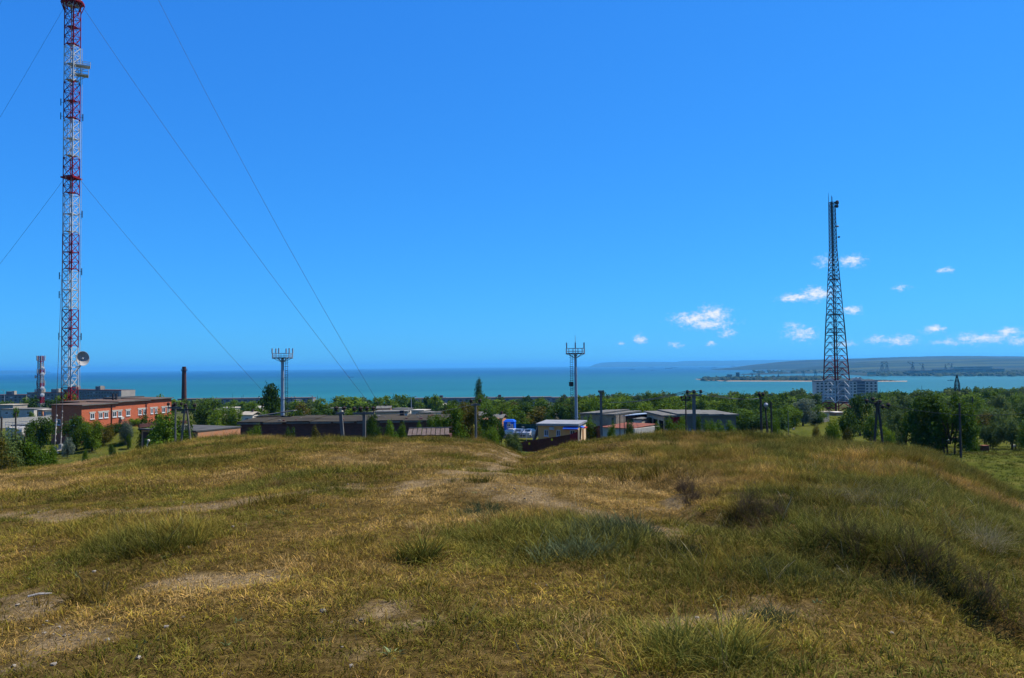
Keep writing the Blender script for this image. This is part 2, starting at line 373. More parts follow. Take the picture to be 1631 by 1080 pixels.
# ------------------------------------------------------------------ grass of the hill
PROTO = {}
def proto_collection(key, meshes):
    c = bpy.data.collections.new(key)
    for i, me in enumerate(meshes):
        o = bpy.data.objects.new('%s_%02d' % (key, i), me); c.objects.link(o)
    PROTO[key] = c
def blades_mesh(name, seed, n, spread, hmin, hmax, w, bend, mat_, seg=3, flat=0.0, head=0.0):
    R = np.random.RandomState(seed); V = []; Fc = []; Hh = []; Bv = []
    for b in range(n):
        bvv = R.rand()
        r = spread * math.sqrt(R.rand()); t = R.rand() * 6.283; x, y = r * math.cos(t), r * math.sin(t)
        L = hmin + (hmax - hmin) * R.rand() ** 1.4
        ang = t + R.randn() * .9; lean = abs(R.randn()) * .25 + flat * R.rand() + .35 * r / max(spread, .01)
        dx, dy = math.cos(ang), math.sin(ang); tw = R.rand() * 6.283; sx, sy = math.cos(tw), math.sin(tw)
        p = np.array([x, y, -.02]); th = lean; k = len(V); cv = bend * (.5 + R.rand())
        for j in range(seg + 1):
            f = j / seg; ww = w * (1 - f ** 1.6) * (.7 + .6 * R.rand() if j == 0 else 1)
            if head and f > .6: ww = w * head * (1 - abs(f - .8) / .25) if f < 1 else .0
            Bv += [bvv] * (1 if j == seg else 2)
            if j == seg:
                V.append(p.copy()); Hh.append(1.0)
            else:
                q = np.array([sx * ww / 2, sy * ww / 2, 0]); V += [p - q, p + q]; Hh += [f, f]
            st = L / seg; p = p + np.array([dx * math.sin(th), dy * math.sin(th), math.cos(th)]) * st; th = min(th + cv / seg, 1.75)
        for j in range(seg - 1): Fc.append((k + 2 * j, k + 2 * j + 1, k + 2 * j + 3, k + 2 * j + 2))
        j = seg - 1; Fc.append((k + 2 * j, k + 2 * j + 1, k + 2 * j + 2))
    me = bpy.data.meshes.new(name); me.from_pydata([tuple(v) for v in V], [], Fc); me.update()
    a = me.attributes.new('hgt', 'FLOAT', 'POINT'); a.data.foreach_set('value', np.array(Hh, np.float32))
    a = me.attributes.new('bv', 'FLOAT', 'POINT'); a.data.foreach_set('value', np.array(Bv, np.float32))
    me.materials.append(mat_); me.shade_smooth(); return me
def grass_material(name, stops, tip, rough=.8, trans=.22):
    s = NT(name); t = s.math('ADD', s.attr('tint', 'INSTANCER'), s.attr('tint')); v = s.math('ADD', s.attr('val', 'INSTANCER'), s.attr('val')); h = s.attr('hgt')
    bv = s.attr('bv'); t = s.math('ADD', t, s.math('MULTIPLY', s.math('SUBTRACT', bv, .5), .42)); v = s.math('MULTIPLY', v, s.math('ADD', s.math('MULTIPLY', s.math('POWER', bv, 2.0), 1.15), .55))
    base = s.ramp(t, stops); c = s.mix(s.math('MULTIPLY', s.math('POWER', h, 1.5), .55), base, tip)
    hv = s.n('ShaderNodeHueSaturation'); s.L.new(c, hv.inputs['Color']); s.L.new(v, hv.inputs['Value'])
    s.L.new(hv.outputs[0], s.p.inputs['Base Color']); s.p.inputs['Roughness'].default_value = rough; s.p.inputs['Specular IOR Level'].default_value = .04
    tr = s.n('ShaderNodeBsdfTranslucent'); s.L.new(hv.outputs[0], tr.inputs['Color'])
    mx = s.n('ShaderNodeMixShader'); mx.inputs[0].default_value = trans; s.L.new(s.p.outputs[0], mx.inputs[1]); s.L.new(tr.outputs[0], mx.inputs[2]); s.L.new(mx.outputs[0], s.out.inputs['Surface'])
    return s.m
G_STOPS = [(0.0, (.43, .285, .105)), (.16, (.32, .18, .05)), (.3, (.25, .145, .028)), (.48, (.18, .125, .011)), (.72, (.10, .09, .005)), (1.0, (.05, .064, .004))]
GM = grass_material('grass_blades', G_STOPS, (.33, .24, .07))
GT = grass_material('tall_grass_blades', [(0.0, (.33, .20, .06)), (.3, (.235, .14, .026)), (.55, (.155, .12, .012)), (.8, (.085, .09, .008)), (1.0, (.05, .068, .010))], (.30, .22, .05))
GF = grass_material('field_grass_blades', [(0.0, (.15, .115, .03)), (.5, (.075, .082, .010)), (1.0, (.033, .058, .006))], (.10, .095, .015))
SCRUB = grass_material('scrub_twigs', [(0.0, (.17, .105, .055)), (.5, (.12, .075, .04)), (1.0, (.13, .09, .03))], (.18, .13, .075), .8, .1)
PALE = grass_material('feather_grass_blades', [(0.0, (.30, .25, .13)), (.5, (.24, .20, .08)), (1.0, (.16, .16, .07))], (.4, .35, .2), .5, .3)
WORM = grass_material('wormwood_leaves', [(0.0, (.085, .105, .035)), (.5, (.06, .085, .028)), (1.0, (.14, .16, .07))], (.17, .19, .09), .7, .25)

def twigs_mesh(name, seed, n, hgt, w, mat_):
    R = np.random.RandomState(seed); V = []; Fc = []; Hh = []
    def strip(p, q, w0, w1, h0, h1):
        d = q - p; a = np.cross(d, R.randn(3)); a = a / (np.linalg.norm(a) + 1e-6); k = len(V)
        V.extend([p - a * w0 / 2, p + a * w0 / 2, q + a * w1 / 2, q - a * w1 / 2]); Hh.extend([h0, h0, h1, h1]); Fc.append((k, k + 1, k + 2, k + 3))
    for i in range(n):
        t = R.rand() * 6.283; p = np.array([math.cos(t), math.sin(t), 0]) * .1 * R.rand(); d = np.array([math.cos(t) * .5 * R.rand(), math.sin(t) * .5 * R.rand(), 1.0])
        L = hgt * (.5 + .5 * R.rand()); m = p + d * L * .5; strip(p, m, w, w * .8, 0, .4)
        for j in range(4):
            d2 = d + R.randn(3) * .35; d2[2] = abs(d2[2]); q = m + d2 * L * (.2 + .3 * R.rand()); strip(m if j < 2 else p + (m - p) * R.rand(), q, w * .7, w * .3, .4, 1)
            for _ in range(2):
                d3 = d2 + R.randn(3) * .5; strip(q, q + d3 * L * .16, w * .5, w * .2, .8, 1)
    me = bpy.data.meshes.new(name); me.from_pydata([tuple(v) for v in V], [], Fc); me.update()
    a = me.attributes.new('hgt', 'FLOAT', 'POINT'); a.data.foreach_set('value', np.array(Hh, np.float32)); me.materials.append(mat_); return me

proto_collection('short_near', [blades_mesh('short_near', 10 + i, 26, .12, .03, .10, .0065, 1.6, GM, 3, .9) for i in range(4)])
proto_collection('mid_near', [blades_mesh('mid_near', 20 + i, 26, .09, .06, .17, .0065, 1.1, GM, 3, .45) for i in range(4)])
proto_collection('tall_near', [blades_mesh('tall_near', 30 + i, 34, .11, .14, .36, .0070, .95, GT, 4, .25) for i in range(4)])
proto_collection('short_far', [blades_mesh('short_far', 40 + i, 24, .19, .04, .11, .010, 1.2, GM, 2, .7) for i in range(4)])
proto_collection('mid_far', [blades_mesh('mid_far', 50 + i, 26, .17, .07, .19, .010, .9, GM, 3, .3) for i in range(4)])
proto_collection('tall_far', [blades_mesh('tall_far', 60 + i, 34, .17, .14, .36, .010, .8, GT, 3, .2) for i in range(4)])
proto_collection('field_far', [blades_mesh('field_far', 70 + i, 26, .55, .12, .42, .035, .7, GF, 2, .3) for i in range(4)])
proto_collection('litter', [blades_mesh('litter', 110 + i, 22, .16, .03, .09, .007, .2, GM, 1, 1.45) for i in range(3)])
proto_collection('stalk', [blades_mesh('stalk', 120 + i, 5, .08, .18, .38, .0038, .35, PALE, 5, .1, 1.7) for i in range(3)])
proto_collection('weed', [blades_mesh('weed', 130 + i, 12, .03, .05, .13, .026, .9, WORM, 3, .7) for i in range(3)])
def pebble_mesh(seed):
    R = np.random.RandomState(seed); bm = bmesh.new()
    for k in range(5):
        r = .004 + .012 * R.rand() ** 2; x, y = R.randn(2) * .06; q = bmesh.ops.create_icosphere(bm, subdivisions=1, radius=r)['verts']
        for v in q: v.co = Vector((v.co.x * (.8 + .5 * R.rand()) + x, v.co.y * (.8 + .5 * R.rand()) + y, v.co.z * .6 + r * .2))
    me = bpy.data.meshes.new('pebble'); bm.to_mesh(me); bm.free(); me.materials.append(mat('pebble_grey', (.10, .08, .055), (.22, .18, .13), 30)); return me
proto_collection('pebble', [pebble_mesh(i) for i in range(4)])
proto_collection('scrub', [twigs_mesh('scrub', 80 + i, 9, .42, .006, SCRUB) for i in range(4)])
proto_collection('feather', [blades_mesh('feather', 90 + i, 60, .07, .45, .8, .005, 1.3, PALE, 5, .35) for i in range(3)])
proto_collection('worm', [blades_mesh('worm', 100 + i, 42, .13, .06, .24, .010, .5, WORM, 3, .35) for i in range(3)])

_GN = {}
def gn_tree(key):
    ng = bpy.data.node_groups.new('scatter_' + key, 'GeometryNodeTree'); N = ng.nodes; L = ng.links
    ng.interface.new_socket('Geometry', in_out='INPUT', socket_type='NodeSocketGeometry'); ng.interface.new_socket('Geometry', in_out='OUTPUT', socket_type='NodeSocketGeometry')
    i = N.new('NodeGroupInput'); o = N.new('NodeGroupOutput'); ci = N.new('GeometryNodeCollectionInfo'); ci.inputs['Collection'].default_value = PROTO[key]
    ci.inputs['Separate Children'].default_value = True; ci.inputs['Reset Children'].default_value = True
    ip = N.new('GeometryNodeInstanceOnPoints'); ip.inputs['Pick Instance'].default_value = True
    def at_(n, t):
        a = N.new('GeometryNodeInputNamedAttribute'); a.data_type = t; a.inputs['Name'].default_value = n; return a.outputs['Attribute']
    L.new(i.outputs[0], ip.inputs['Points']); L.new(ci.outputs[0], ip.inputs['Instance']); L.new(at_('idx', 'INT'), ip.inputs['Instance Index'])
    L.new(at_('rot', 'FLOAT_VECTOR'), ip.inputs['Rotation']); L.new(at_('scl', 'FLOAT_VECTOR'), ip.inputs['Scale']); L.new(ip.outputs[0], o.inputs[0])
    return ng
def scatter(name, key, x, y, scale, tint, val, label, lean=.12, parent=None, z=None, sq=1.0, top=True):
    n = len(x); R = np.random.RandomState(n % 9973); z = ground(x, y) if z is None else z
    me = bpy.data.meshes.new(name); me.vertices.add(n); me.vertices.foreach_set('co', np.stack([x, y, z], -1).ravel().astype(np.float32))
    me.attributes.new('idx', 'INT', 'POINT').data.foreach_set('value', R.randint(0, len(PROTO[key].objects), n).astype(np.int32))
    rot = np.stack([R.randn(n) * .2 - lean * .2, R.randn(n) * .2 + lean, R.rand(n) * 6.283], -1)
    me.attributes.new('rot', 'FLOAT_VECTOR', 'POINT').data.foreach_set('vector', rot.ravel().astype(np.float32))
    s3 = np.stack([scale, scale, scale * sq * (.8 + .4 * R.rand(n))], -1)
    me.attributes.new('scl', 'FLOAT_VECTOR', 'POINT').data.foreach_set('vector', s3.ravel().astype(np.float32))
    me.attributes.new('tint', 'FLOAT', 'POINT').data.foreach_set('value', np.clip(tint, 0, 1).astype(np.float32))
    me.attributes.new('val', 'FLOAT', 'POINT').data.foreach_set('value', val.astype(np.float32))
    o = bpy.data.objects.new(name, me); COL.objects.link(o)
    md = o.modifiers.new('scatter', 'NODES'); md.node_group = _GN.setdefault(key, None) or gn_tree(key); _GN[key] = md.node_group
    if top: tag(o, label, kind='stuff')
    if parent: o.parent = parent
    return o

def zone_fields(x, y):
    """what grows where: tall-grass cover and colour of the sward"""
    px, py = project(x, y, ground(x, y))
    n1 = fbm(x / 3.2, y / 3.2, 4, 41); n2 = fbm(x / .9, y / .9, 3, 42); n3 = fbm(x / 8., y / 8., 3, 43)
    d, e = scarp(x, y)
    def blob(cx, cy, rx, ry): return np.exp(-(((px - cx) / rx) ** 2 + ((py - cy) / ry) ** 2))
    tall = .9 * blob(830, 850, 170, 40) + .8 * blob(640, 880, 90, 60) * 0 + .9 * sstep(930, 1080, px) * (1 - sstep(745, 800, py)) \
        + .9 * sstep(1080, 1330, px) * (1 - sstep(870, 930, py)) * (d > -.2) + .65 * blob(170, 865, 120, 25) + .6 * blob(180, 725, 150, 25) \
        + .55 * blob(420, 700, 200, 12) + .7 * blob(1180, 920, 150, 40) + .9 * blob(1120, 1040, 140, 30) + .5 * blob(560, 900, 60, 30) + .6 * blob(1500, 960, 100, 40) + .5 * blob(240, 850, 120, 30)
    tall = tall + (n1 - .5) * 1.5 + (n3 - .5) * .5
    green = .44 + (n1 - .5) * 1.9 + (n2 - .5) * 1.0 + (n3 - .5) * 1.0 + .30 * blob(830, 860, 200, 50) + .25 * blob(170, 865, 120, 30) + .22 * sstep(1050, 1350, px) + .18 * blob(900, 1020, 300, 60) + .12 * blob(250, 760, 200, 40) \
        - .22 * blob(350, 990, 300, 60) - .18 * blob(560, 742, 60, 10) - .2 * blob(1130, 980, 120, 30)
    return px, py, tall, green
def project(x, y, z):
    v = np.stack([x, y, z - EYE], -1); f = v @ np.array(_f); r = v @ np.array(_r); u = v @ np.array(_u)
    f = np.maximum(f, .1); return W0 / 2 + r / f * F0, H0 / 2 - u / f * F0

def make_grass():
    R = np.random.RandomState(77)
    def spots(y0, y1, dens):
        n = int(dens * ((y1 - y0) * (y0 + y1) / 2 * 1.5 + 7 * (y1 - y0)))
        y = y0 + (y1 - y0) * R.rand(n); half = .75 * y + 3.5; x = (R.rand(n) * 2 - 1) * (.75 * y1 + 3.5); k = np.abs(x) < half
        return x[k], y[k]
    bands = [('near', 2.4, 9, 125), ('near', 9, 16, 75), ('far', 16, 27, 46), ('far', 27, 52, 30)]
    out = {}
    for lod, y0, y1, dens in bands:
        x, y = spots(y0, y1, dens * 1.7); px, py, tall, green = zone_fields(x, y); b = bare(x, y); r = R.rand(len(x))
        keep = r > b * .3
        t = tall + R.randn(len(x)) * .12
        kind = np.where(t > .62, 2, np.where(t > .3, 1, 0)); kind = np.where(b > .45, 0, kind)
        keep &= np.where(kind == 2, R.rand(len(x)) < .8, True)
        for k, nm in enumerate(('short', 'mid', 'tall')):
            q = keep & (kind == k); out.setdefault((nm, lod), []).append((x[q], y[q], green[q] - .25 * b[q] + R.randn(q.sum()) * .15, b[q], tall[q]))
    lab = {'short': 'short matted dry grass covering the hilltop', 'mid': 'ankle-high olive and straw grass on the hilltop', 'tall': 'tall uncut brown-green grass along the brow and right side of the hill'}
    for (nm, lod), ls in out.items():
        x, y, g, b, tl = [np.concatenate(q) for q in zip(*ls)]
        n = len(x); sc_ = (.75 + .55 * R.rand(n)) * (1 - .45 * b)
        if nm == 'tall': sc_ = sc_ * np.clip(.62 + .4 * tl, .55, 1.2) * np.where((y < 22) & (x > 1.5), .66, .9) * (.55 + .9 * fbm(x / .9, y / .9, 3, 91))
        if nm == 'tall': g = g + (fbm(x / .7, y / .7, 3, 92) - .5) * 1.3 + (fbm(x / 2.5, y / 2.5, 2, 93) - .5) * .9
        scatter('%s_grass' % {'short': 'short', 'mid': 'meadow', 'tall': 'tall'}[nm], '%s_%s' % (nm, lod), x, y, sc_, g + (.12 if nm == 'tall' else 0), (.82 + .55 * R.rand(n)) * (.45 + 1.2 * fbm(x / 1.2, y / 1.2, 3, 55)) * (.7 + .6 * fbm(x / .45, y / .45, 2, 56)), lab[nm] + (', close by' if lod == 'near' else ', farther off'))
    x, y = spots(2.4, 17, 60); b = bare(x, y); k = R.rand(len(x)) < .12 + b; x, y, b = x[k], y[k], b[k]; n = len(x)
    scatter('straw_litter', 'litter', x, y, .7 + .7 * R.rand(n), .05 + .3 * R.rand(n), .7 + .8 * R.rand(n), 'flattened straw litter strewn over the bare trodden soil', .0)
    x, y = spots(2.4, 15, 26); b = bare(x, y); k = R.rand(len(x)) < .03 + b * .9; x, y = x[k], y[k]; n = len(x)
    scatter('gravel', 'pebble', x, y, .6 + .9 * R.rand(n), R.rand(n), np.ones(n), 'fine gravel scattered over the bare trodden soil', .0, sq=1.0)
    # tussocks: tight bunches that stand out of the turf
    cx, cy = spots(5, 44, .32); px, py, tall, green = zone_fields(cx, cy); k = (bare(cx, cy) < .35) & (R.rand(len(cx)) < .35 + .5 * sstep(.2, .7, tall)); cx, cy = cx[k], cy[k]
    m_ = R.randint(6, 16, len(cx)); sp = .08 + .14 * R.rand(len(cx)); tn = np.repeat(R.rand(len(cx)) * .9 + .1, m_); vl = np.repeat(.55 + .6 * R.rand(len(cx)), m_); szz = np.repeat(.75 + .7 * R.rand(len(cx)), m_)
    x = np.repeat(cx, m_) + R.randn(m_.sum()) * np.repeat(sp, m_); y = np.repeat(cy, m_) + R.randn(m_.sum()) * np.repeat(sp, m_)
    for lod, q in (('near', y < 16), ('far', y >= 16)):
        n = q.sum(); scatter('tussock_grass', 'tall_' + lod, x[q], y[q], szz[q] * (.8 + .4 * R.rand(n)), tn[q], vl[q], 'scattered grass tussocks standing out of the turf' + (', close by' if lod == 'near' else ', farther off'), .1)
    x, y = spots(3.5, 20, 3.0); px, py, tall, green = zone_fields(x, y); k = R.rand(len(x)) < .25 + .6 * sstep(.2, .7, tall); x, y = x[k], y[k]; n = len(x)
    scatter('dry_stalks', 'stalk', x, y, .7 + .6 * R.rand(n), R.rand(n), .4 + .5 * R.rand(n), 'dry flowering stalks standing thinly above the grass', .15)
    x, y = spots(3, 14, 5.0); k = fbm(x / 1.1, y / 1.1, 2, 97) > .56; x, y = x[k], y[k]; n = len(x)
    scatter('small_weeds', 'weed', x, y, .5 + .6 * R.rand(n), R.rand(n) * .8, .6 + .6 * R.rand(n), 'small broad-leaved weeds dotted through the turf', .0)
    # rough green field grass on the low ground behind the hill
    xs = []; ys = []
    for (x0, x1, y0, y1, n) in ((-85, -30, 70, 150, 5500), (15, 80, 58, 130, 9000), (-30, 16, 60, 100, 1500)):
        xs.append(x0 + (x1 - x0) * R.rand(n)); ys.append(y0 + (y1 - y0) * R.rand(n))
    x = np.concatenate(xs); y = np.concatenate(ys)
    n = len(x); scatter('field_grass', 'field_far', x, y, .4 + .5 * R.rand(n), .5 + (fbm(x / 7., y / 7., 3, 61) - .5) * 2 + R.randn(n) * .1, .7 + .6 * R.rand(n), 'rough green field grass on the low ground behind the hill')
    # dead twiggy scrub along the earth bank
    y = 4.6 + 9.5 * R.rand(330) ** 1.3; xl = np.interp(y, [3, 5, 6.6, 7.5, 8.7, 12.1, 16, 22], [8.2, 5.4, 4.3, 3.55, 2.95, 2.75, 3.1, 4.6]); x = xl + .12 + np.abs(R.randn(len(y))) * np.interp(y, [4.6, 8, 13], [.75, .38, .16]) - .15
    k = fbm(x, y, 2, 71) > .40; x, y = x[k], y[k]; n = len(x)
    scatter('dead_scrub', 'scrub', x, y, (.25 + .5 * R.rand(n)), R.rand(n), .7 + .6 * R.rand(n), 'dead grey twiggy scrub along the low earth bank')
make_grass()
# ------------------------------------------------------------------ masts and towers
C_RED = mat('red_tower_paint', (.23, .008, .018), (.16, .008, .014), 2.0, .6)
C_WHITE = mat('white_tower_paint', (.48, .48, .47), (.38, .38, .37), 2.0, .6)
C_GALV = mat('galvanised_steel', (.34, .36, .38), (.26, .28, .30), 1.5, .55, metal=.2)
C_DARK = mat('dark_steel', (.035, .035, .038), (.05, .045, .045), 2.0, .7)
C_WIRE = mat('wire_steel', (.045, .05, .055), rough=.6)
C_CONC = mat('weathered_concrete', (.33, .31, .275), (.22, .21, .19), 3.0, .9, bump=.3)
C_RUST = mat('rusty_steel', (.13, .055, .03), (.075, .03, .02), 3.0, .9)
C_OLIVE = mat('faded_tower_paint', (.17, .15, .13), (.26, .24, .21), 3.0, .8)

def lattice(mb, a, b, n, lw, bw, style='X', hor=True):
    """legs and bracing between two rings of corner points"""
    k = len(a)
    for i in range(k): mb.bar(a[i], b[i], lw)
    for j in range(n):
        lo = [a[i].lerp(b[i], j / n) for i in range(k)]; hi = [a[i].lerp(b[i], (j + 1) / n) for i in range(k)]
        for i in range(k):
            i2 = (i + 1) % k
            if style == 'X': mb.bar(lo[i], hi[i2], bw); mb.bar(lo[i2], hi[i], bw)
            elif style == 'Z':
                if (j + i) % 2: mb.bar(lo[i], hi[i2], bw)
                else: mb.bar(lo[i2], hi[i], bw)
            elif style == 'K':
                m_ = hi[i].lerp(hi[i2], .5); mb.bar(lo[i], m_, bw); mb.bar(lo[i2], m_, bw)
            if hor: mb.bar(hi[i], hi[i2], bw)
    return mb
def ring(c, r, n, rot):
    return [Vector((c.x + r * math.cos(rot + 2 * math.pi * i / n), c.y + r * math.sin(rot + 2 * math.pi * i / n), c.z)) for i in range(n)]
def sag(p, q, s, n=14):
    return [p.lerp(q, i / n) - Vector((0, 0, s * 4 * (i / n) * (1 - i / n))) for i in range(n + 1)]
def dish(name, loc, rad, depth, normal, m_, parent, n=20, feed=True, m2=None):
    """an open parabolic bowl with thickness"""
    prof = [(rad * t, depth * t * t) for t in (0.05, .3, .5, .7, .85, 1.0)] + [(rad * 1.03, depth), (rad * 1.03, depth - .06)] + [(rad * t * .99, depth * t * t - .08) for t in (.85, .6, .3, .06)]
    o = MB().lathe(prof, n).build(name, m_, parent, True)
    o.location = loc; o.rotation_euler = Vector(normal).to_track_quat('Z', 'Y').to_euler()
    if feed:
        f = MB().tube((0, 0, 0), (0, 0, depth * .95), rad * .03, n=6).lathe([(rad * .05, depth * .8), (rad * .14, depth * .95), (rad * .12, depth * 1.05), (.01, depth * 1.1)], 8).build('feed_horn', m2 or C_GALV, o)
    return o

def guyed_mast():
    D = 200.0; base = onground(110, D); sx = at(111.0, 617, D)
    root = empty('guyed_mast', (sx.x, D, base.z)); tag(root, 'very tall red and white guyed lattice mast behind the long brick building', 'mast')
    O = Vector((sx.x, D, base.z)); az = math.atan2(-sx.x, -D) # direction mast -> camera measured from... used below
    tocam = Vector((-sx.x, -D, 0)).normalized(); ang = math.atan2(tocam.y, tocam.x) + math.radians(7.5)
    zb = [at(111, y, D).z - O.z for y in (677, 617, 554, 493, 432, 373, 311, 252, 192, 132, 75, 14)]
    step = zb[4] - zb[3]
    while len(zb) < 16: zb.append(zb[-1] + step)
    zb = [0.0] + zb; r = 1.86
    red = False
    for j in range(len(zb) - 1):
        a = ring(Vector((0, 0, zb[j] + .04)), r, 4, ang); b = ring(Vector((0, 0, zb[j + 1] - .04)), r, 4, ang)
        m_ = C_RED if red else C_WHITE
        s = lattice(MB(), a, b, 4, .17, .10, 'X').build('mast_section', m_, root)
        for f in (.05, .5):
            z = zb[j] + (zb[j + 1] - zb[j]) * f + .1; q = ring(Vector((0, 0, z)), r * .86, 4, ang); MB().hexa(q, [v + Vector((0, 0, .10)) for v in q]).build('platform', m_, s)
        red = not red
    c = MB()
    for k in range(len(zb) - 1): c.bar((.35, -.3, zb[k] + .01), (.35, -.3, zb[k + 1]), .28, .12)
    c.build('cable_ladder', C_DARK, root)
    pipe = MB(); rt = Vector((tocam.y * -1, tocam.x, 0)) * -1
    if rt.x < 0: rt = -rt
    pipe.tube(rt * 2.25 + Vector((0, 0, zb[2])), rt * 2.25 + Vector((0, 0, zb[11])), .06, n=5)
    for k in range(2, 11): pipe.bar(rt * 1.7 + Vector((0, 0, zb[k] + 2)), rt * 2.25 + Vector((0, 0, zb[k] + 2)), .06)
    pipe.build('feeder_pipe', C_WHITE, root)
    # collars that carry the guys
    zl1 = at(111, 285, D).z - O.z; zl2 = at(111, 6, D).z - O.z; zl3 = zl2 + (zl2 - zl1) * .93
    q = ring(Vector((0, 0, zl1)), 2.5, 4, ang); MB().hexa(q, [v + Vector((0, 0, .35)) for v in q]).build('guy_collar', C_RED, root)
    q = ring(Vector((0, 0, zl2)), 2.75, 8, ang); f = MB()
    f.v += [tuple(v) for v in q] + [tuple(v + Vector((0, 0, .5))) for v in q]
    f.f += [tuple(reversed(range(8))), tuple(range(8, 16))] + [(i, (i + 1) % 8, 8 + (i + 1) % 8, 8 + i) for i in range(8)]
    for v, w in zip(q, ring(Vector((0, 0, zl2 - 2.4)), r, 8, ang)): f.bar(v, w, .2)
    f.build('guy_collar', C_RED, root)
    q = ring(Vector((0, 0, zl3)), 2.5, 4, ang); MB().hexa(q, [v + Vector((0, 0, .35)) for v in q]).build('guy_collar', C_RED, root)
    # white service balconies on the sunny side
    for (py, hh, l) in ((104, .9, 3.6), (119, 1.5, 3.2)):
        z = at(111, py, D).z - O.z; b = MB()
        u = rt; v = tocam
        def P(a_, b_, c_): return u * a_ + v * b_ + Vector((0, 0, z + c_))
        x0, x1, y0, y1 = .5, .5 + l, -.9, 1.1
        b.hexa([P(x0, y1, 0), P(x1, y1, 0), P(x1, y0, 0), P(x0, y0, 0)], [P(x0, y1, .22), P(x1, y1, .22), P(x1, y0, .22), P(x0, y0, .22)])
        for h2 in (hh * .5, hh): 
            for s_, e_ in (((x0, y1), (x1, y1)), ((x1, y1), (x1, y0)), ((x1, y0), (x0, y0))): b.bar(P(*s_, h2 + .2), P(*e_, h2 + .2), .09)
        for (a_, b_) in ((x0, y1), ((x0 + x1) / 2, y1), (x1, y1), (x1, 0), (x1, y0), ((x0 + x1) / 2, y0)): b.bar(P(a_, b_, .2), P(a_, b_, hh + .2), .09)
        b.bar(P(1.2, 0, -1.4), P(x1 - .4, 0, 0), .12)
        b.build('balcony', C_WHITE, root)
    for (py, sd) in ((165, -1), (187, -1), (185, 1), (440, -1), (470, -1), (536, -1), (536, 1), (340, 1), (432, 1)):
        z = at(111, py, D).z - O.z; b = MB(); b.bar(rt * 1.6 * sd + Vector((0, 0, z)), rt * 2.5 * sd + Vector((0, 0, z)), .08); b.bar(rt * 2.5 * sd + Vector((0, 0, z - .9)), rt * 2.5 * sd + Vector((0, 0, z + .9)), .16)
        b.build('antenna', C_DARK, root)
    # the big dish
    c = at(131.5, 571, D - 1.5) - O
    nrm = (tocam * math.cos(math.radians(36)) + rt * math.sin(math.radians(36)) + Vector((0, 0, .04))).normalized()
    dish('dish_antenna', c - nrm * 1.0, 1.82, 1.15, nrm, mat('dish_grey', (.30, .29, .28), (.24, .235, .23), 1.2, .5), root, 28)
    b = MB(); b.bar(Vector((0, 0, c.z - 2.2)) + rt * 1.2, c - nrm * .9 + Vector((0, 0, -2.0)), .22); b.bar(Vector((0, 0, c.z - 3.6)) + rt * 1.2, c - nrm * .9 + Vector((0, 0, -2.0)), .14)
    b.bar(c - nrm * .9 + Vector((0, 0, -2.1)), c - nrm * .95, .22); b.bar(Vector((0, 0, c.z + .6)) + rt * 1.2, c - nrm * 1.0, .16)
    b.build('dish_bracket', C_GALV, root)
    # guys and their anchors
    def anchor(px, py, D2):
        p = at(px, py, D2); g = gz(p.x, p.y); return Vector((p.x, p.y, g + .3))
    A1 = anchor(478, 640, 200); A2 = anchor(621, 645, 203); AL1 = Vector((O.x - (A1.x - O.x) * .98, 205, 0)); AL1.z = gz(AL1.x, 205) + .3
    AL2 = Vector((O.x - (A2.x - O.x) * .98, 212, 0)); AL2.z = gz(AL2.x, 212) + .3
    p1 = at(97, 700, 142); F1 = Vector((p1.x, 142, gz(p1.x, 142) + .5)); p2 = at(87, 712, 128); F2 = Vector((p2.x, 128, gz(p2.x, 128) + .5))
    for (zl, A, s_, rr) in ((zl1, A1, 1.3, .035), (zl2, A2, 2.4, .04), (zl3, A2 + Vector((.8, 0, .5)), 4.5, .04), (zl1, AL1, 1.3, .035), (zl2, AL2, 2.4, .035), (zl3, AL2, 4.5, .035), (zl1, F1, .8, .035), (zl2, F2, 1.0, .04)):
        d = (A - O); d.z = 0; d.normalize(); p = d * 1.9 + Vector((0, 0, zl + .15)); w = MB().line(sag(p, A - O, s_, 18), rr)
        w.build('guy_wire', C_WIRE, root)
    for (p, l) in ((F1, 'short anchor post of the mast guys beside the trees'), (F2, 'white concrete anchor block of the mast guys on the field')):
        e = empty('guy_anchor', (p.x, p.y, p.z - .5)); tag(e, l, 'anchor block')
        MB().box(-.6, .6, -.5, .5, -.3, .3).box(-.28, .28, -.28, .28, .3, 1.1).build('block', mat('whitewashed_concrete', (.36, .35, .33), (.28, .27, .26), 2), e)
        rod = MB(); dirn = (O + Vector((0, 0, zl1)) - p).normalized()
        rod.tube(Vector((0, 0, .9)), dirn * 9, .05, n=6)
        for k in range(5): rod.tube(dirn * (3 + k * 1.6), dirn * (3.4 + k * 1.6), .12, n=6)
        rod.build('turnbuckle', C_OLIVE, e)
guyed_mast()

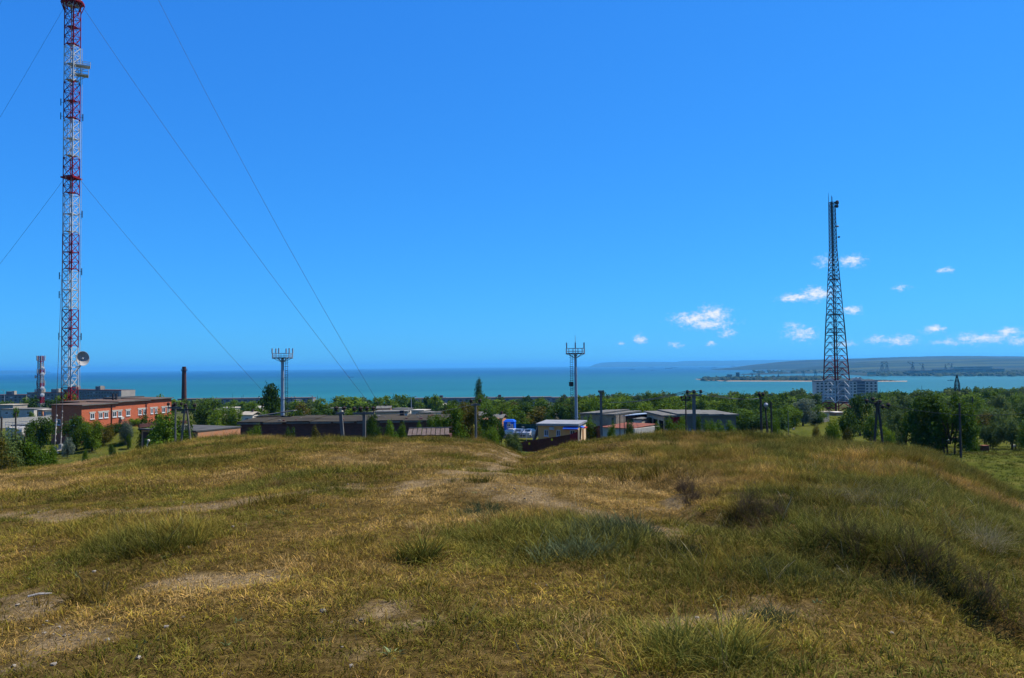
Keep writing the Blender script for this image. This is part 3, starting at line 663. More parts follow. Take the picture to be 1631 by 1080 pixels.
T_RUST = mat('rusty_tower_paint', (.10, .05, .035), (.06, .035, .03), 1.5, .85)
def lattice_tower():
    D = 280.0; g = onground(1334, D); cx = at(1333.5, 655, D).x; O = Vector((cx, D, g.z))
    root = empty('lattice_tower', O); tag(root, 'tall four-legged red and white lattice tower before the grey apartment block', 'tower')
    def Z(y): return at(1333, y, D).z - O.z
    zt = Z(322); zk = Z(398); z0 = 0.0; r0, rk, rt_ = 6.9 / 1.414, 1.85 / 1.414, 1.55 / 1.414; rot = math.radians(45 + 16)
    def rad(z): return r0 + (rk - r0) * (z / zk) if z < zk else rk + (rt_ - rk) * (z - zk) / (zt - zk)
    # a slight hyperbolic flare
    def rr(z):
        return rad(z) * (1 + .05 * math.sin(math.pi * min(z / zk, 1)))
    segs = [(0, Z(641), C_RED, 2), (Z(641), Z(606), C_WHITE, 3), (Z(606), Z(566), C_RED, 4), (Z(566), Z(502), T_RUST, 6), (Z(502), Z(446), mat('backlit_red_tower_paint', (.11, .035, .035), (.07, .03, .03), 2, .8), 6), (Z(446), zk, T_RUST, 6), (zk, Z(360), C_DARK, 6), (Z(360), zt, C_DARK, 6)]  # upper sections coloured darker for their backlit look
    for a, b, m_, n in segs:
        prev = a; s = MB()
        for k in range(n):
            nx = a + (b - a) * (k + 1) / n
            wl = .30 if nx < zk * .6 else .2
            lattice(s, ring(Vector((0, 0, prev + .02)), rr(prev), 4, rot), ring(Vector((0, 0, nx - .02)), rr(nx), 4, rot), 1, wl, .13, 'K' if nx < zk * .85 else 'X')
            prev = nx
        s.build('tower_section', m_, root)
    s = MB()
    for k in range(30): s.bar((-.25, .1, k * zt / 30), (-.25, .1, (k + 1) * zt / 30 + .01), .34, .2)
    s.build('cable_ladder', C_DARK, root)
    for y in (501, 530, 445, 590, 640):
        z = Z(y); r = rr(z) * .98; p = MB(); q = ring(Vector((0, 0, z)), r, 4, rot); i = ring(Vector((0, 0, z)), r * .55, 4, rot)
        for k in range(4):
            k2 = (k + 1) % 4; p.hexa([q[k], q[k2], i[k2], i[k]], [v + Vector((0, 0, .15)) for v in (q[k], q[k2], i[k2], i[k])])
            for h2 in (.55, 1.1): p.bar(q[k] + Vector((0, 0, h2)), q[k2] + Vector((0, 0, h2)), .06)
        p.build('platform', C_DARK, root)
    for (dx, y, rd, m_) in ((1.6, 323, .75, C_DARK), (1.5, 329, .6, C_DARK), (1.9, 378, .3, C_DARK), (1.5, 361, .35, C_GALV)):
        c = Vector((dx, -.6, Z(y))); o = MB().lathe([(rd * .9, -.3), (rd, -.1), (rd, .3), (rd * .85, .42), (.05, .5)], 14).build('drum_antenna', m_, root, False)
        o.location = c; o.rotation_euler = Vector((.7, -.75, 0)).to_track_quat('Z', 'Y').to_euler()
    for v in ring(Vector((0, 0, zt)), rt_, 4, rot)[:3]: MB().bar(v, v + Vector((0, 0, 2.2)), .12).build('top_spike', C_DARK, root)
    MB().bar((-1.2, 0, zt), (-1.2, 0, zt + 3.5), .08).build('top_spike', C_DARK, root)
    for v in ring(Vector((0, 0, 0)), r0, 4, rot): MB().box(v.x - .7, v.x + .7, v.y - .7, v.y + .7, -.6, .5).build('footing', C_CONC, root)
lattice_tower()

def monopole(px, y_plat_top, y_plat_bot, D, ybase_w, label, ladder_side, spike):
    g = onground(px, D); p = at(px, y_plat_bot, D); O = Vector((p.x, D, g.z))
    root = empty('cell_mast', O); tag(root, label, 'cell mast', 'single-pole cell masts with crown platforms')
    zt = p.z - O.z; zr = at(px, y_plat_top, D).z - O.z; w = ybase_w * D / F0 / 2
    pole = MB(); n = 4
    for k in range(n):
        a, b = zt * k / n, zt * (k + 1) / n; r1 = w * (1 - .32 * k / n); r2 = w * (1 - .32 * (k + 1) / n)
        pole.tube((0, 0, a), (0, 0, b), r1, r2, 14)
        if k: pole.lathe([(r1 * 1.25, a - .08), (r1 * 1.25, a + .08)], 14)
    pole.build('pole', mat('blue_grey_steel', (.27, .31, .36), (.22, .26, .31), .7, .45, metal=.15), root, False)
    R = 15.2 * D / F0; plat = MB()
    plat.lathe([(R * .98, zt), (R, zt + .15)], 12); plat.build('platform_floor', C_DARK, root)
    rail = MB()
    for h_ in (zt + .2, (zt + zr) / 2, zr):
        c = ring(Vector((0, 0, h_)), R, 12, .13)
        for k in range(12): rail.bar(c[k], c[(k + 1) % 12], .07)
    for a, b in zip(ring(Vector((0, 0, zt)), R, 12, .13), ring(Vector((0, 0, zr)), R, 12, .13)): rail.bar(a, b, .08)
    for v in ring(Vector((0, 0, zt + .1)), R, 6, .2): rail.bar((0, 0, zt - .9), v, .1)
    rail.build('railing', C_GALV, root)
    for k, v in enumerate(ring(Vector((0, 0, zt)), R * 1.05, 6, .45)):
        a = MB(); a.tube(v + Vector((0, 0, -.1)), v + Vector((0, 0, (zr - zt) * 2.0)), .05, n=6); a.box(v.x - .12, v.x + .12, v.y - .09, v.y + .09, v.z + (zr - zt) * 1.0, v.z + (zr - zt) * 2.0)
        a.build('panel_antenna', mat('antenna_plastic', (.36, .34, .34), rough=.5), root)
    lad = MB(); x = ladder_side * (w + .75)
    lad.bar((x, -.25, 0), (x, -.25, zt), .06); lad.bar((x - .5 * ladder_side, -.25, 0), (x - .5 * ladder_side, -.25, zt), .06)
    z = .3
    while z < zt: lad.bar((x, -.25, z), (x - .5 * ladder_side, -.25, z), .05); z += .42
    z = 2.6
    while z < zt:
        q = [(x - .25 * ladder_side + .42 * math.cos(t), -.3 - .5 * math.sin(t), z) for t in np.linspace(0, math.pi, 5)]
        for i in range(4): lad.bar(q[i], q[i + 1], .05)
        z += .95
    z = 1.5
    while z < zt: lad.bar((0, 0, z), (x, -.2, z), .06); z += 3
    lad.build('caged_ladder', C_DARK, root)
    if spike:
        MB().tube((0, 0, zt), (0, 0, zt + 3.9 * 1.0), .09, .03, 6).build('spike', C_GALV, root)
        MB().box(-.75, .15, -.9, -.2, zt * .62, zt * .62 + .9).build('equipment_box', C_DARK, root).location = (ladder_side * .7, 0, 0)
monopole(450, 563, 571, 172, 6.6, 'slim blue-grey cell mast rising behind the long brick warehouse', 1, False)
monopole(916.5, 555, 564, 163, 5.6, 'slim blue-grey cell mast with a spike behind the orange kiosk', -1, True)

def cell_lattice():
    D = 400.0; g = at(64, 661, D); O = Vector((g.x, D, min(g.z, gz(g.x, D)))); root = empty('cell_tower', O); tag(root, 'red and white lattice cell tower with dishes over the white cabins', 'cell tower')
    zt = at(64, 567, D).z - O.z; n = 9
    for k in range(n):
        a, b = zt * k / n, zt * (k + 1) / n; r1 = 1.75 - .6 * k / n; r2 = 1.75 - .6 * (k + 1) / n
        lattice(MB(), ring(Vector((0, 0, a + .03)), r1, 4, .6), ring(Vector((0, 0, b - .03)), r2, 4, .6), 3, .28, .15, 'X').build('tower_section', C_RED if k % 2 == 0 else C_OLIVE, root)
    for (dz, rd, s) in ((.80, .9, 1), (.70, 1.0, 1), (.66, .8, -1), (.47, 1.0, 1), (.43, .9, -1), (.36, 1.0, 1)):
        o = MB().lathe([(rd * .9, -.3), (rd, 0), (rd, .4), (.05, .55)], 12).build('drum_antenna', C_WHITE, root); o.location = (s * 1.7, -1.2, zt * dz); o.rotation_euler = Vector((s * .7, -.7, 0)).to_track_quat('Z', 'Y').to_euler()
    for k, (a, f) in enumerate(((.3, .96), (1.6, .96), (2.9, .96), (4.2, .96), (5.4, .96), (.3, .74), (2.4, .74), (4.4, .74), (.9, .55), (3.1, .55))):
        MB().box(-.22, .22, -.15, .15, 0, 2.6).build('panel_antenna', mat('antenna_plastic', (.4, .4, .4)), root).location = (1.9 * math.cos(a), 1.9 * math.sin(a), zt * f - 1.2)
cell_lattice()

def chimney():
    D = 420.0; g = onground(293, D); p = at(293.3, 584, D); root = empty('chimney', (p.x, D, g.z)); tag(root, 'dark brick factory chimney with an iron collar against the sea', 'chimney')
    h = p.z - g.z; k = D / F0
    br = mat('dark_chimney_brick', (.12, .045, .03), (.075, .03, .024), .6, .9, stretch=(1, 1, 6))
    MB().lathe([(4.3 * k, 0), (3.1 * k, h * .93), (3.1 * k, h)], 20).build('shaft', br, root)
    for z in (.2, .35, .5, .62, .74, .84): MB().lathe([(4.3 * k + (3.1 - 4.3) * k * z / .93 + .06, h * z), (4.3 * k + (3.1 - 4.3) * k * z / .93 + .06, h * z + .18)], 20).build('iron_band', C_DARK, root)
    MB().lathe([(4.6 * k, h * .905), (4.6 * k, h * .915)], 16).build('gallery', C_DARK, root)
    r = MB()
    for a, b in zip(ring(Vector((0, 0, h * .91)), 4.5 * k, 12, 0), ring(Vector((0, 0, h * .91 + 1.1)), 4.5 * k, 12, 0)): r.bar(a, b, .08)
    q = ring(Vector((0, 0, h * .91 + 1.1)), 4.5 * k, 12, 0)
    for i in range(12): r.bar(q[i], q[(i + 1) % 12], .08)
    r.build('railing', C_DARK, root)
chimney()
# ------------------------------------------------------------------ buildings
BRICK = mat('red_brick', (.46, .125, .06), (.33, .085, .043), 1.6, .9, detail=8, stretch=(1, 1, 3), bump=.3, bscale=9)
BRICK_D = mat('dark_red_brick', (.11, .05, .04), (.07, .034, .03), 1.2, .9, detail=8, stretch=(1, 1, 3), bump=.3, bscale=9)
BRICK_O = mat('old_orange_brick', (.50, .19, .085), (.36, .21, .12), 1.1, .9, detail=8, stretch=(1, 1, 2), bump=.3, bscale=9)
FELT = mat('roofing_felt', (.05, .049, .047), (.09, .088, .082), .5, .95, detail=7)
FELT_OLD = mat('patched_roofing_felt', (.024, .020, .014), (.062, .052, .036), .35, .95, detail=9, stretch=(.4, 1, 1))
ASBEST = mat('asbestos_sheet', (.15, .143, .125), (.095, .09, .08), .6, .95, detail=7)
TINROOF = mat('tinny_brown_roof', (.13, .085, .058), (.08, .055, .045), .5, .9, detail=6)
PLASTER = mat('grey_panel', (.62, .54, .44), (.48, .42, .35), .15, .9, detail=6)
CREAM = mat('cream_plaster', (.36, .31, .23), (.28, .24, .185), .4, .9, detail=6)
WHITEP = mat('white_plaster', (.46, .42, .35), (.36, .325, .27), .5, .9, detail=6)
GLASS = mat('window_glass', (.03, .04, .05), rough=.12, spec=.6)
FRAME = mat('white_window_frame', (.6, .6, .58), rough=.6)
BLOCKW = mat('lime_block', (.36, .32, .27), (.24, .215, .185), .7, .95, detail=8, stretch=(1, 1, 3))

class Bld:
    """a building in its own frame: x along the front from its left corner, y back, z up"""
    def __init__(s, name, label, cat, p0, p1, depth, ztop, group=None, sink=1.0, z0=None):
        p0 = Vector((p0[0], p0[1], 0)); p1 = Vector((p1[0], p1[1], 0)); d = p1 - p0; s.W = d.length; s.D = depth; rz = math.atan2(d.y, d.x)
        n = Vector((-d.y, d.x, 0)).normalized() * depth
        s.z0 = min(gz(q.x, q.y) for q in (p0, p1, p0 + n, p1 + n)) if z0 is None else z0
        s.H = ztop - s.z0; s.sink = sink
        s.e = empty(name, (p0.x, p0.y, s.z0), rz); tag(s.e, label, cat, group)
    def walls(s, m_, name='wall', inset=0): 
        return MB().box(inset, s.W - inset, inset, s.D - inset, -s.sink, s.H).build(name, m_, s.e)
    def fb(s, mb, face, u0, u1, z0, z1, d0, d1):
        """box lying on a face; d is how far it stands out of the wall"""
        if face == 'f': mb.box(u0, u1, -d1, -d0, z0, z1)
        elif face == 'r': mb.box(s.W + d0, s.W + d1, u0, u1, z0, z1)
        elif face == 'l': mb.box(-d1, -d0, u0, u1, z0, z1)
        return mb
    def window(s, face, u0, u1, z0, z1, m_=None, sill=True, bars=1, name='window'):
        f = MB(); t = .09
        s.fb(f, face, u0, u1, z0, z0 + t, -.05, .05); s.fb(f, face, u0, u1, z1 - t, z1, -.05, .05)
        s.fb(f, face, u0, u0 + t, z0 + t, z1 - t, -.05, .05); s.fb(f, face, u1 - t, u1, z0 + t, z1 - t, -.05, .05)
        for b in range(bars):
            c = u0 + (u1 - u0) * (b + 1) / (bars + 1); s.fb(f, face, c - .04, c + .04, z0 + t, z1 - t, -.05, .04)
        w = f.build(name, m_ or FRAME, s.e)
        s.fb(MB(), face, u0 + .02, u1 - .02, z0 + .02, z1 - .02, -.05, .015).build('pane', GLASS, w)
        if sill: s.fb(MB(), face, u0 - .08, u1 + .08, z0 - .12, z0 - .005, -.02, .14).build('sill', m_ or FRAME, w)
        return w
    def part(s, name, m_, mb): return mb.build(name, m_, s.e)

def solve_s(b, px):
    """distance along a building's front at which a pixel column crosses it"""
    p = b.e.location; d = Vector((math.cos(b.e.rotation_euler.z), math.sin(b.e.rotation_euler.z)))
    k = (px - W0 / 2) / F0; return (k * p.y - p.x) / (d.x - k * d.y)

def brick_hall():
    N_ = at(130, 645, 165); Fc = at(273, 637.5, 193)
    b = Bld('brick_building', 'long two-storey red brick building with a row of white-framed windows', 'building', (N_.x, 165), (Fc.x, 193), 7.6, EYE - 7.35)
    b.walls(BRICK); H, W = b.H, b.W
    zt = EYE - 9.15 - b.z0; zb = EYE - 10.35 - b.z0
    pairs = [[(144, 150.7)], [(157.6, 163.7), (166.3, 172.4)], [(179.5, 185.6), (188.2, 194)], [(201, 207.2)], [(220.3, 225.4), (228, 233)], [(240, 243.7), (246.7, 250.3)], [(258, 263), (266, 270)]]
    for pr in pairs:
        us = []
        for a, c in pr:
            u0, u1 = solve_s(b, a), solve_s(b, c); us += [u0, u1]; b.window('f', u0, u1, zb, zt)
        b.part('lintel', WHITEP, b.fb(MB(), 'f', min(us) - .25, max(us) + .25, zt + .06, zt + .34, -.02, .08))
    # lower row, half hidden behind the trees
    for a in (147, 168, 185, 204, 226, 246):
        u = solve_s(b, a); b.window('f', u - .6, u + .6, zb - 3.3, zt - 3.3)
    # dark gable towards the field, with two windows
    for (u0, u1) in ((1.0, 2.3), (4.6, 5.9)): b.window('l', b.D - u1, b.D - u0, zb - 1.1, zt - 1.1)
    for a in (177.5, 232.5):
        u = solve_s(b, a); b.part('drainpipe', BRICK_D, MB().tube((u, -.12, 0), (u, -.12, H - .3), .1, n=8))
    # stepped roof in three lengths
    cuts = [0, solve_s(b, 186), solve_s(b, 238), W]
    for i, dz in enumerate((0, .22, .38)):
        x0, x1 = cuts[i] - (.35 if i == 0 else -.01), cuts[i + 1] + (.35 if i == 2 else -.01)
        m = MB().hexa([(x0, -.4, H + dz + .002), (x1, -.4, H + dz + .002), (x1, b.D + .4, H + dz + .12), (x0, b.D + .4, H + dz + .12)], [(x0, -.4, H + dz + .16), (x1, -.4, H + dz + .16), (x1, b.D + .4, H + dz + .28), (x0, b.D + .4, H + dz + .28)])
        rf = b.part('roof', TINROOF, m)
        MB().box(x0 + .02, x1 - .02, -.45, -.405, H + dz - .04, H + dz + .18).build('fascia', ASBEST, rf)
        if dz: b.part('upstand', BRICK, MB().box(x0 + .4, x1 - .4, .01, b.D - .01, H + .002, H + dz))
    MB().box(W * .3, W * .75, b.D + .6, b.D + 6, -1, H + .3).build('rear_wing', BRICK_D, b.e)
    MB().box(W * .3 - .3, W * .75 + .3, b.D + .55, b.D + 6.3, H + .3, H + .5).build('rear_roof', TINROOF, b.e)
    for u in (solve_s(b, 216), solve_s(b, 221)): b.part('vent_pipe', C_DARK, MB().tube((u, b.D - 1.5, H + .3), (u, b.D - 1.5, H + 1.9), .22, n=8))
    b.part('flat_annex', FELT, MB().box(solve_s(b, 231), W + .2, b.D + .3, b.D + 4, H - .3, H + .9))
    ac = solve_s(b, 193); b.part('air_conditioner', WHITEP, MB().box(ac - .45, ac + .45, -.45, -.02, zb - .65, zb - .13))
brick_hall()

def corner_house():
    C = at(315, 687, 100); R_ = at(383, 680, 106.5)
    b = Bld('brick_garage', 'small orange brick building with a flat grey roof at the foot of the hill', 'building', (C.x, 100), (R_.x, 106.5), 10.4, EYE - 7.95)
    b.walls(BRICK_O); b.part('plinth', C_CONC, b.fb(MB(), 'f', -.05, b.W, -1, b.H - 2.55, 0, .06))
    b.part('roof', FELT, MB().box(-.3, b.W + .1, -.06, b.D + .3, b.H + .002, b.H + .16))
    b.part('parapet', BRICK_D, MB().box(-.3, b.W + .2, b.D + .05, b.D + .28, b.H + .285, b.H + .75))
    wl = MB()
    MB().box(-.03, -.001, .5, b.D - .3, .2, b.H - .3).build('end_wall', BRICK_D, b.e)  # darker brick laid over this face paints in its shade
corner_house()

def warehouse():
    a = at(383, 672, 125); c = at(716, 672, 125); b = Bld('warehouse', 'long low dark brick warehouse with a patched felt roof', 'warehouse', (a.x, 125), (c.x, 125.6), 12.5, EYE - 8.75)
    b.walls(BRICK_D)
    n = 9
    for k in range(n):
        x0, x1 = b.W * k / n - (.4 if k == 0 else 0), b.W * (k + 1) / n + (.4 if k == n - 1 else 0) - .03; rnd = random.Random(k); dz = rnd.uniform(0, .16)
        b.part('roof_strip', FELT_OLD, MB().hexa([(x0, -.45 + rnd.uniform(-.1, .1), b.H + .002), (x1, -.45, b.H + .002), (x1, b.D + .3, b.H + .1), (x0, b.D + .3, b.H + .1)], [(x0, -.45, b.H + .2 + dz), (x1, -.45, b.H + .2 + dz), (x1, b.D + .3, b.H + .34 + dz), (x0, b.D + .3, b.H + .34 + dz)]))
        b.part('eaves_edge', ASBEST, MB().box(x0 + .02, x1 - rnd.uniform(.05, .9), -.53, -.46, b.H - .05 - rnd.uniform(0, .12), b.H + .14))
    for k, px in enumerate((438, 520, 600, 640)): 
        u = solve_s(b, px); b.part('doorway', C_DARK, b.fb(MB(), 'f', u - 1.3, u + 1.3, 0, 2.7, -.02, .03))
    rng = random.Random(4)
    for k in range(16): # rubble and tufts of rubbish left on the roof
        x, y = rng.uniform(1, b.W - 1), rng.uniform(.5, b.D - 1); s = rng.uniform(.15, .45); z = b.H + .35
        b.part('roof_rubble', ASBEST if k % 2 else BRICK_D, MB().hexa([(x - s, y - s, z - .1), (x + s, y - s * .7, z - .1), (x + s * .8, y + s, z - .1), (x - s, y + s, z - .1)], [(x - s * .6, y - s * .6, z + s * .5), (x + s * .7, y - s * .5, z + s * .4), (x + s * .5, y + s * .6, z + s * .7), (x - s * .4, y + s * .6, z + s * .5)]))
    u = solve_s(b, 628); b.part('roof_vent', C_DARK, MB().box(u - .35, u + .35, 9, 9.7, b.H + .3, b.H + 1.3)); b.part('roof_vent', WHITEP, MB().box(u + .5, u + 1.0, 9, 9.5, b.H + .3, b.H + .75))
    # sagging lean-to slab at the left end
    b.part('lean_to', ASBEST, MB().hexa([(-.5, 8.5, b.H + .5), (5.6, 11, b.H + 1.3), (5.6, 13.2, b.H + 1.3), (-.5, 11.5, b.H + .5)], [(-.5, 8.5, b.H + .66), (5.6, 11, b.H + 1.48), (5.6, 13.2, b.H + 1.48), (-.5, 11.5, b.H + .66)]))
    b.part('lean_to_pier', BRICK_O, MB().box(-.3, .5, 9, 10, b.H, b.H + .49))
warehouse()

def plank_shed():
    a = at(652, 687, 82.6); c = at(719, 687, 82.6); b = Bld('roofed_shed', 'low shed with a sloping brown sheet roof on the brow of the hill', 'shed', (a.x, 82.6), (c.x, 82.6), 2.6, EYE - 7.2)
    b.walls(BRICK_D, inset=.15)
    m_ = mat('weathered_brown_sheet', (.085, .06, .048), (.13, .10, .085), 1.5, .9, detail=7, stretch=(4, 1, 1)); n = 9
    for k in range(n):
        x0, x1 = b.W * k / n - .15, b.W * (k + 1) / n - .22; dz = (k * 7 % 3) * .02
        b.part('roof_sheet', m_, MB().hexa([(x0, -.35, b.H + dz), (x1, -.35, b.H + dz), (x1 - .25, b.D + .2, b.H + .47 + dz), (x0 - .25, b.D + .2, b.H + .47 + dz)], [(x0, -.35, b.H + .05 + dz), (x1, -.35, b.H + .05 + dz), (x1 - .25, b.D + .2, b.H + .52 + dz), (x0 - .25, b.D + .2, b.H + .52 + dz)]))
    b.part('ridge_board', ASBEST, MB().box(-.4, b.W - .2, b.D + .05, b.D + .2, b.H + .54, b.H + .62))
plank_shed()

def kiosk():
    a = at(857, 676, 142.5); c = at(920, 676, 140.6); b = Bld('kiosk', 'small orange one-storey office with a pale flat roof behind the brown fence', 'building', (a.x, 142.5), (c.x, 140.2), 6.2, EYE - 10.9)
    OR = mat('orange_plaster', (.82, .40, .13), (.72, .34, .11), .8, .9, detail=6); b.walls(OR); H, W = b.H, b.W
    rf = b.part('roof', mat('pale_roof_sheet', (.24, .24, .24), (.18, .18, .19), .6, .6), MB().hexa([(-.3, -.35, H + .002), (W + .25, -.35, H + .002), (W + .25, b.D + .3, H + .3), (-.3, b.D + .3, H + .3)], [(-.3, -.35, H + .4), (W + .25, -.35, H + .4), (W + .25, b.D + .3, H + .62), (-.3, b.D + .3, H + .62)]))
    for z in (H + .08, H + .24): MB().box(-.28, W + .23, -.40, -.352, z, z + .1).build('fascia_strip', WHITEP, rf)
    for (p, q) in ((865, 871.5), (884.5, 890.5), (906, 914)):
        u0, u1 = solve_s(b, p), solve_s(b, q); b.window('f', u0, u1, H - 1.85, H - .75, bars=1)
    u = solve_s(b, 910); b.part('awning', mat('blue_awning', (.03, .10, .42), rough=.6), MB().hexa([(u - 1.6, -.9, H - .55), (u + 1.1, -.9, H - .55), (u + 1.1, -.02, H - .4), (u - 1.6, -.02, H - .4)], [(u - 1.6, -.9, H - .42), (u + 1.1, -.9, H - .42), (u + 1.1, -.02, H - .1), (u - 1.6, -.02, H - .1)]))
    b.part('side_awning', mat('blue_awning', (.03, .10, .42)), MB().hexa([(W + .02, 1.2, H - .35), (W + .8, 1.2, H - .5), (W + .8, 3.0, H - .5), (W + .02, 3.0, H - .35)], [(W + .02, 1.2, H - .12), (W + .8, 1.2, H - .38), (W + .8, 3.0, H - .38), (W + .02, 3.0, H - .12)]))
    b.part('awning_edge', mat('red_trim', (.45, .04, .03)), MB().box(W + .805, W + 1.05, 1.2, 3.0, H - .5, H - .3))
    b.part('end_wall', mat('sunlit_orange_plaster', (.72, .52, .33), (.62, .44, .27), .8), MB().box(W + .002, W + .05, .52, b.D - .02, 0, H - .05))  # paler plaster puts the bright sun on this end into its colour
    ac = solve_s(b, 877.5); b.part('air_conditioner', WHITEP, MB().box(ac - .42, ac + .42, -.38, -.02, H - .75, H - .2)); 
    for u0, u1 in ((1.0, 2.0), (3.2, 4.2)): b.part('end_door', mat('brown_frame', (.2, .1, .05)), b.fb(MB(), 'r', u0, u1, 0, H - .7, .04, .1))
    b.part('corner_trim', CREAM, MB().box(W - .02, W + .12, -.02, .5, 0, H - .6))
    # tilted panel leaning on the left gable
    b.part('leaning_panel', mat('grey_sheet', (.3, .28, .27)), MB().hexa([(-1.7, .2, 0), (-1.55, .2, 0), (-1.55, 2, 0), (-1.7, 2, 0)], [(-.25, .2, H - .1), (-.1, .2, H - .1), (-.1, 2, H - .1), (-.25, 2, H - .1)]))
kiosk()

def brown_fence():
    root_p = at(860, 700, 137); root = empty('metal_fence', (root_p.x, 137, EYE - 14.5)); tag(root, 'dark brown corrugated metal fence running uphill in front of the kiosk', 'fence')
    top = [(817, 707.5, 140), (824, 705, 139), (838, 702.8, 138), (855, 700, 137.3), (872, 697.6, 136.7), (890, 694.8, 136.2), (907.5, 692, 135.6), (919.7, 687.5, 135.0)]
    BR = mat('shaded_brown_sheet', (.14, .04, .022), (.10, .03, .018), 2, .55); RD = mat('sunlit_red_sheet', (.30, .03, .03), (.24, .025, .025), 2, .5)  # brown paints the run in shade, red the end in sun
    for (a, b) in zip(top[:-1], top[1:]):
        p, q = at(*a), at(*b); n = 6; L_ = (q - p); flat = Vector((L_.x, L_.y, 0)).normalized(); out = Vector((flat.y, -flat.x, 0))
        for k in range(n):
            u, w = p.lerp(q, k / n), p.lerp(q, (k + 1) / n - .004); m = MB(); pr = []
            for j in range(7): # trapezoid ribs
                c = u.lerp(w, j / 6) + out * (.035 if j % 2 else 0); pr.append(c)
            h = Vector((0, 0, 2.2)); R0 = root.location
            for j in range(6): m.hexa([pr[j] - h - R0, pr[j + 1] - h - R0, pr[j + 1] - h - R0 - out * .02, pr[j] - h - R0 - out * .02], [pr[j] - R0, pr[j + 1] - R0, pr[j + 1] - R0 - out * .02, pr[j] - R0 - out * .02])
            m.build('fence_sheet', RD if a[0] > 900 else BR, root)
        MB().bar(p - Vector((0, 0, 2.4)) - out * .06 - root.location, p + Vector((0, 0, .04)) - out * .06 - root.location, .08).build('post', BR, root)
    for (px, py, D) in ((843, 706.5, 137.7), (879, 700.2, 136.3)):
        p = at(px, py, D) - root.location; MB().box(p.x - .14, p.x + .14, p.y - .16, p.y - .12, p.z - .16, p.z + .16).build('yellow_marker', mat('yellow_paint', (.75, .6, .02)), root)
    e = empty('wire_fence', (at(940, 690, 150).x, 150, EYE - 13)); tag(e, 'dark slatted fence between the kiosk and the garages', 'fence')
    p, q = at(931, 682, 152), at(967, 676, 146)
    for k in range(16):
        u, w = p.lerp(q, k / 16), p.lerp(q, (k + .93) / 16); R0 = e.location; h = Vector((0, 0, 2.3))
        MB().hexa([u - h - R0, w - h - R0, w - h - R0 + Vector((0, .05, 0)), u - h - R0 + Vector((0, .05, 0))], [u - R0, w - R0, w - R0 + Vector((0, .05, 0)), u - R0 + Vector((0, .05, 0))]).build('slat', BRICK_D, e)
brown_fence()

def blue_booth():
    a = at(802, 680, 168); b = Bld('blue_booth', 'bright blue site cabin with a rounded roof by the parked cars', 'cabin', (a.x, 168), (at(819, 680, 167.6).x, 167.6), 2.3, at(810, 672, 168).z, sink=.1, z0=at(810, 687.5, 168).z)
    BL = mat('bright_blue_paint', (.015, .10, .52), (.012, .085, .42), 1, .5); b.walls(BL); H, W = b.H, b.W
    b.part('roof', BL, MB().hexa([(-.1, -.15, H + .002), (W + .1, -.15, H + .002), (W + .1, b.D + .1, H + .002), (-.1, b.D + .1, H + .002)], [(.35, .3, H + .45), (W - .35, .3, H + .45), (W - .35, b.D - .3, H + .45), (.35, b.D - .3, H + .45)]))
    b.window('f', W * .32, W * .68, H * .5, H * .82); b.part('door', WHITEP, b.fb(MB(), 'f', W * .74, W * .92, .1, H * .78, -.02, .03)); b.part('sign', WHITEP, b.fb(MB(), 'f', W * .36, W * .64, H * .86, H * .97, 0, .05))
    b.part('steps', C_DARK, MB().box(W * .68, W * 1.0, -.9, -.05, -1.2, -.05)); b.part('support', C_DARK, MB().box(.1, W - .1, .1, b.D - .1, -1.9, -.101))
    # green sheet fence behind the yard
    e = empty('yard_fence', (at(838, 680, 172).x, 172, gz(4, 172))); tag(e, 'dark green sheet fence at the back of the car yard', 'fence'); GRN = mat('dark_green_sheet', (.012, .04, .035), (.018, .05, .045), 1, .6)
    p, q = at(820, 675.5, 172.5), at(858, 675.5, 171); R0 = e.location
    for k in range(9):
        u, w = p.lerp(q, k / 9), p.lerp(q, (k + .96) / 9); h = Vector((0, 0, 3.0)); t = Vector((0, .06, 0)); MB().hexa([u - h - R0, w - h - R0, w - h - R0 + t, u - h - R0 + t], [u - R0, w - R0, w - R0 + t, u - R0 + t]).build('panel', GRN, e)
blue_booth()

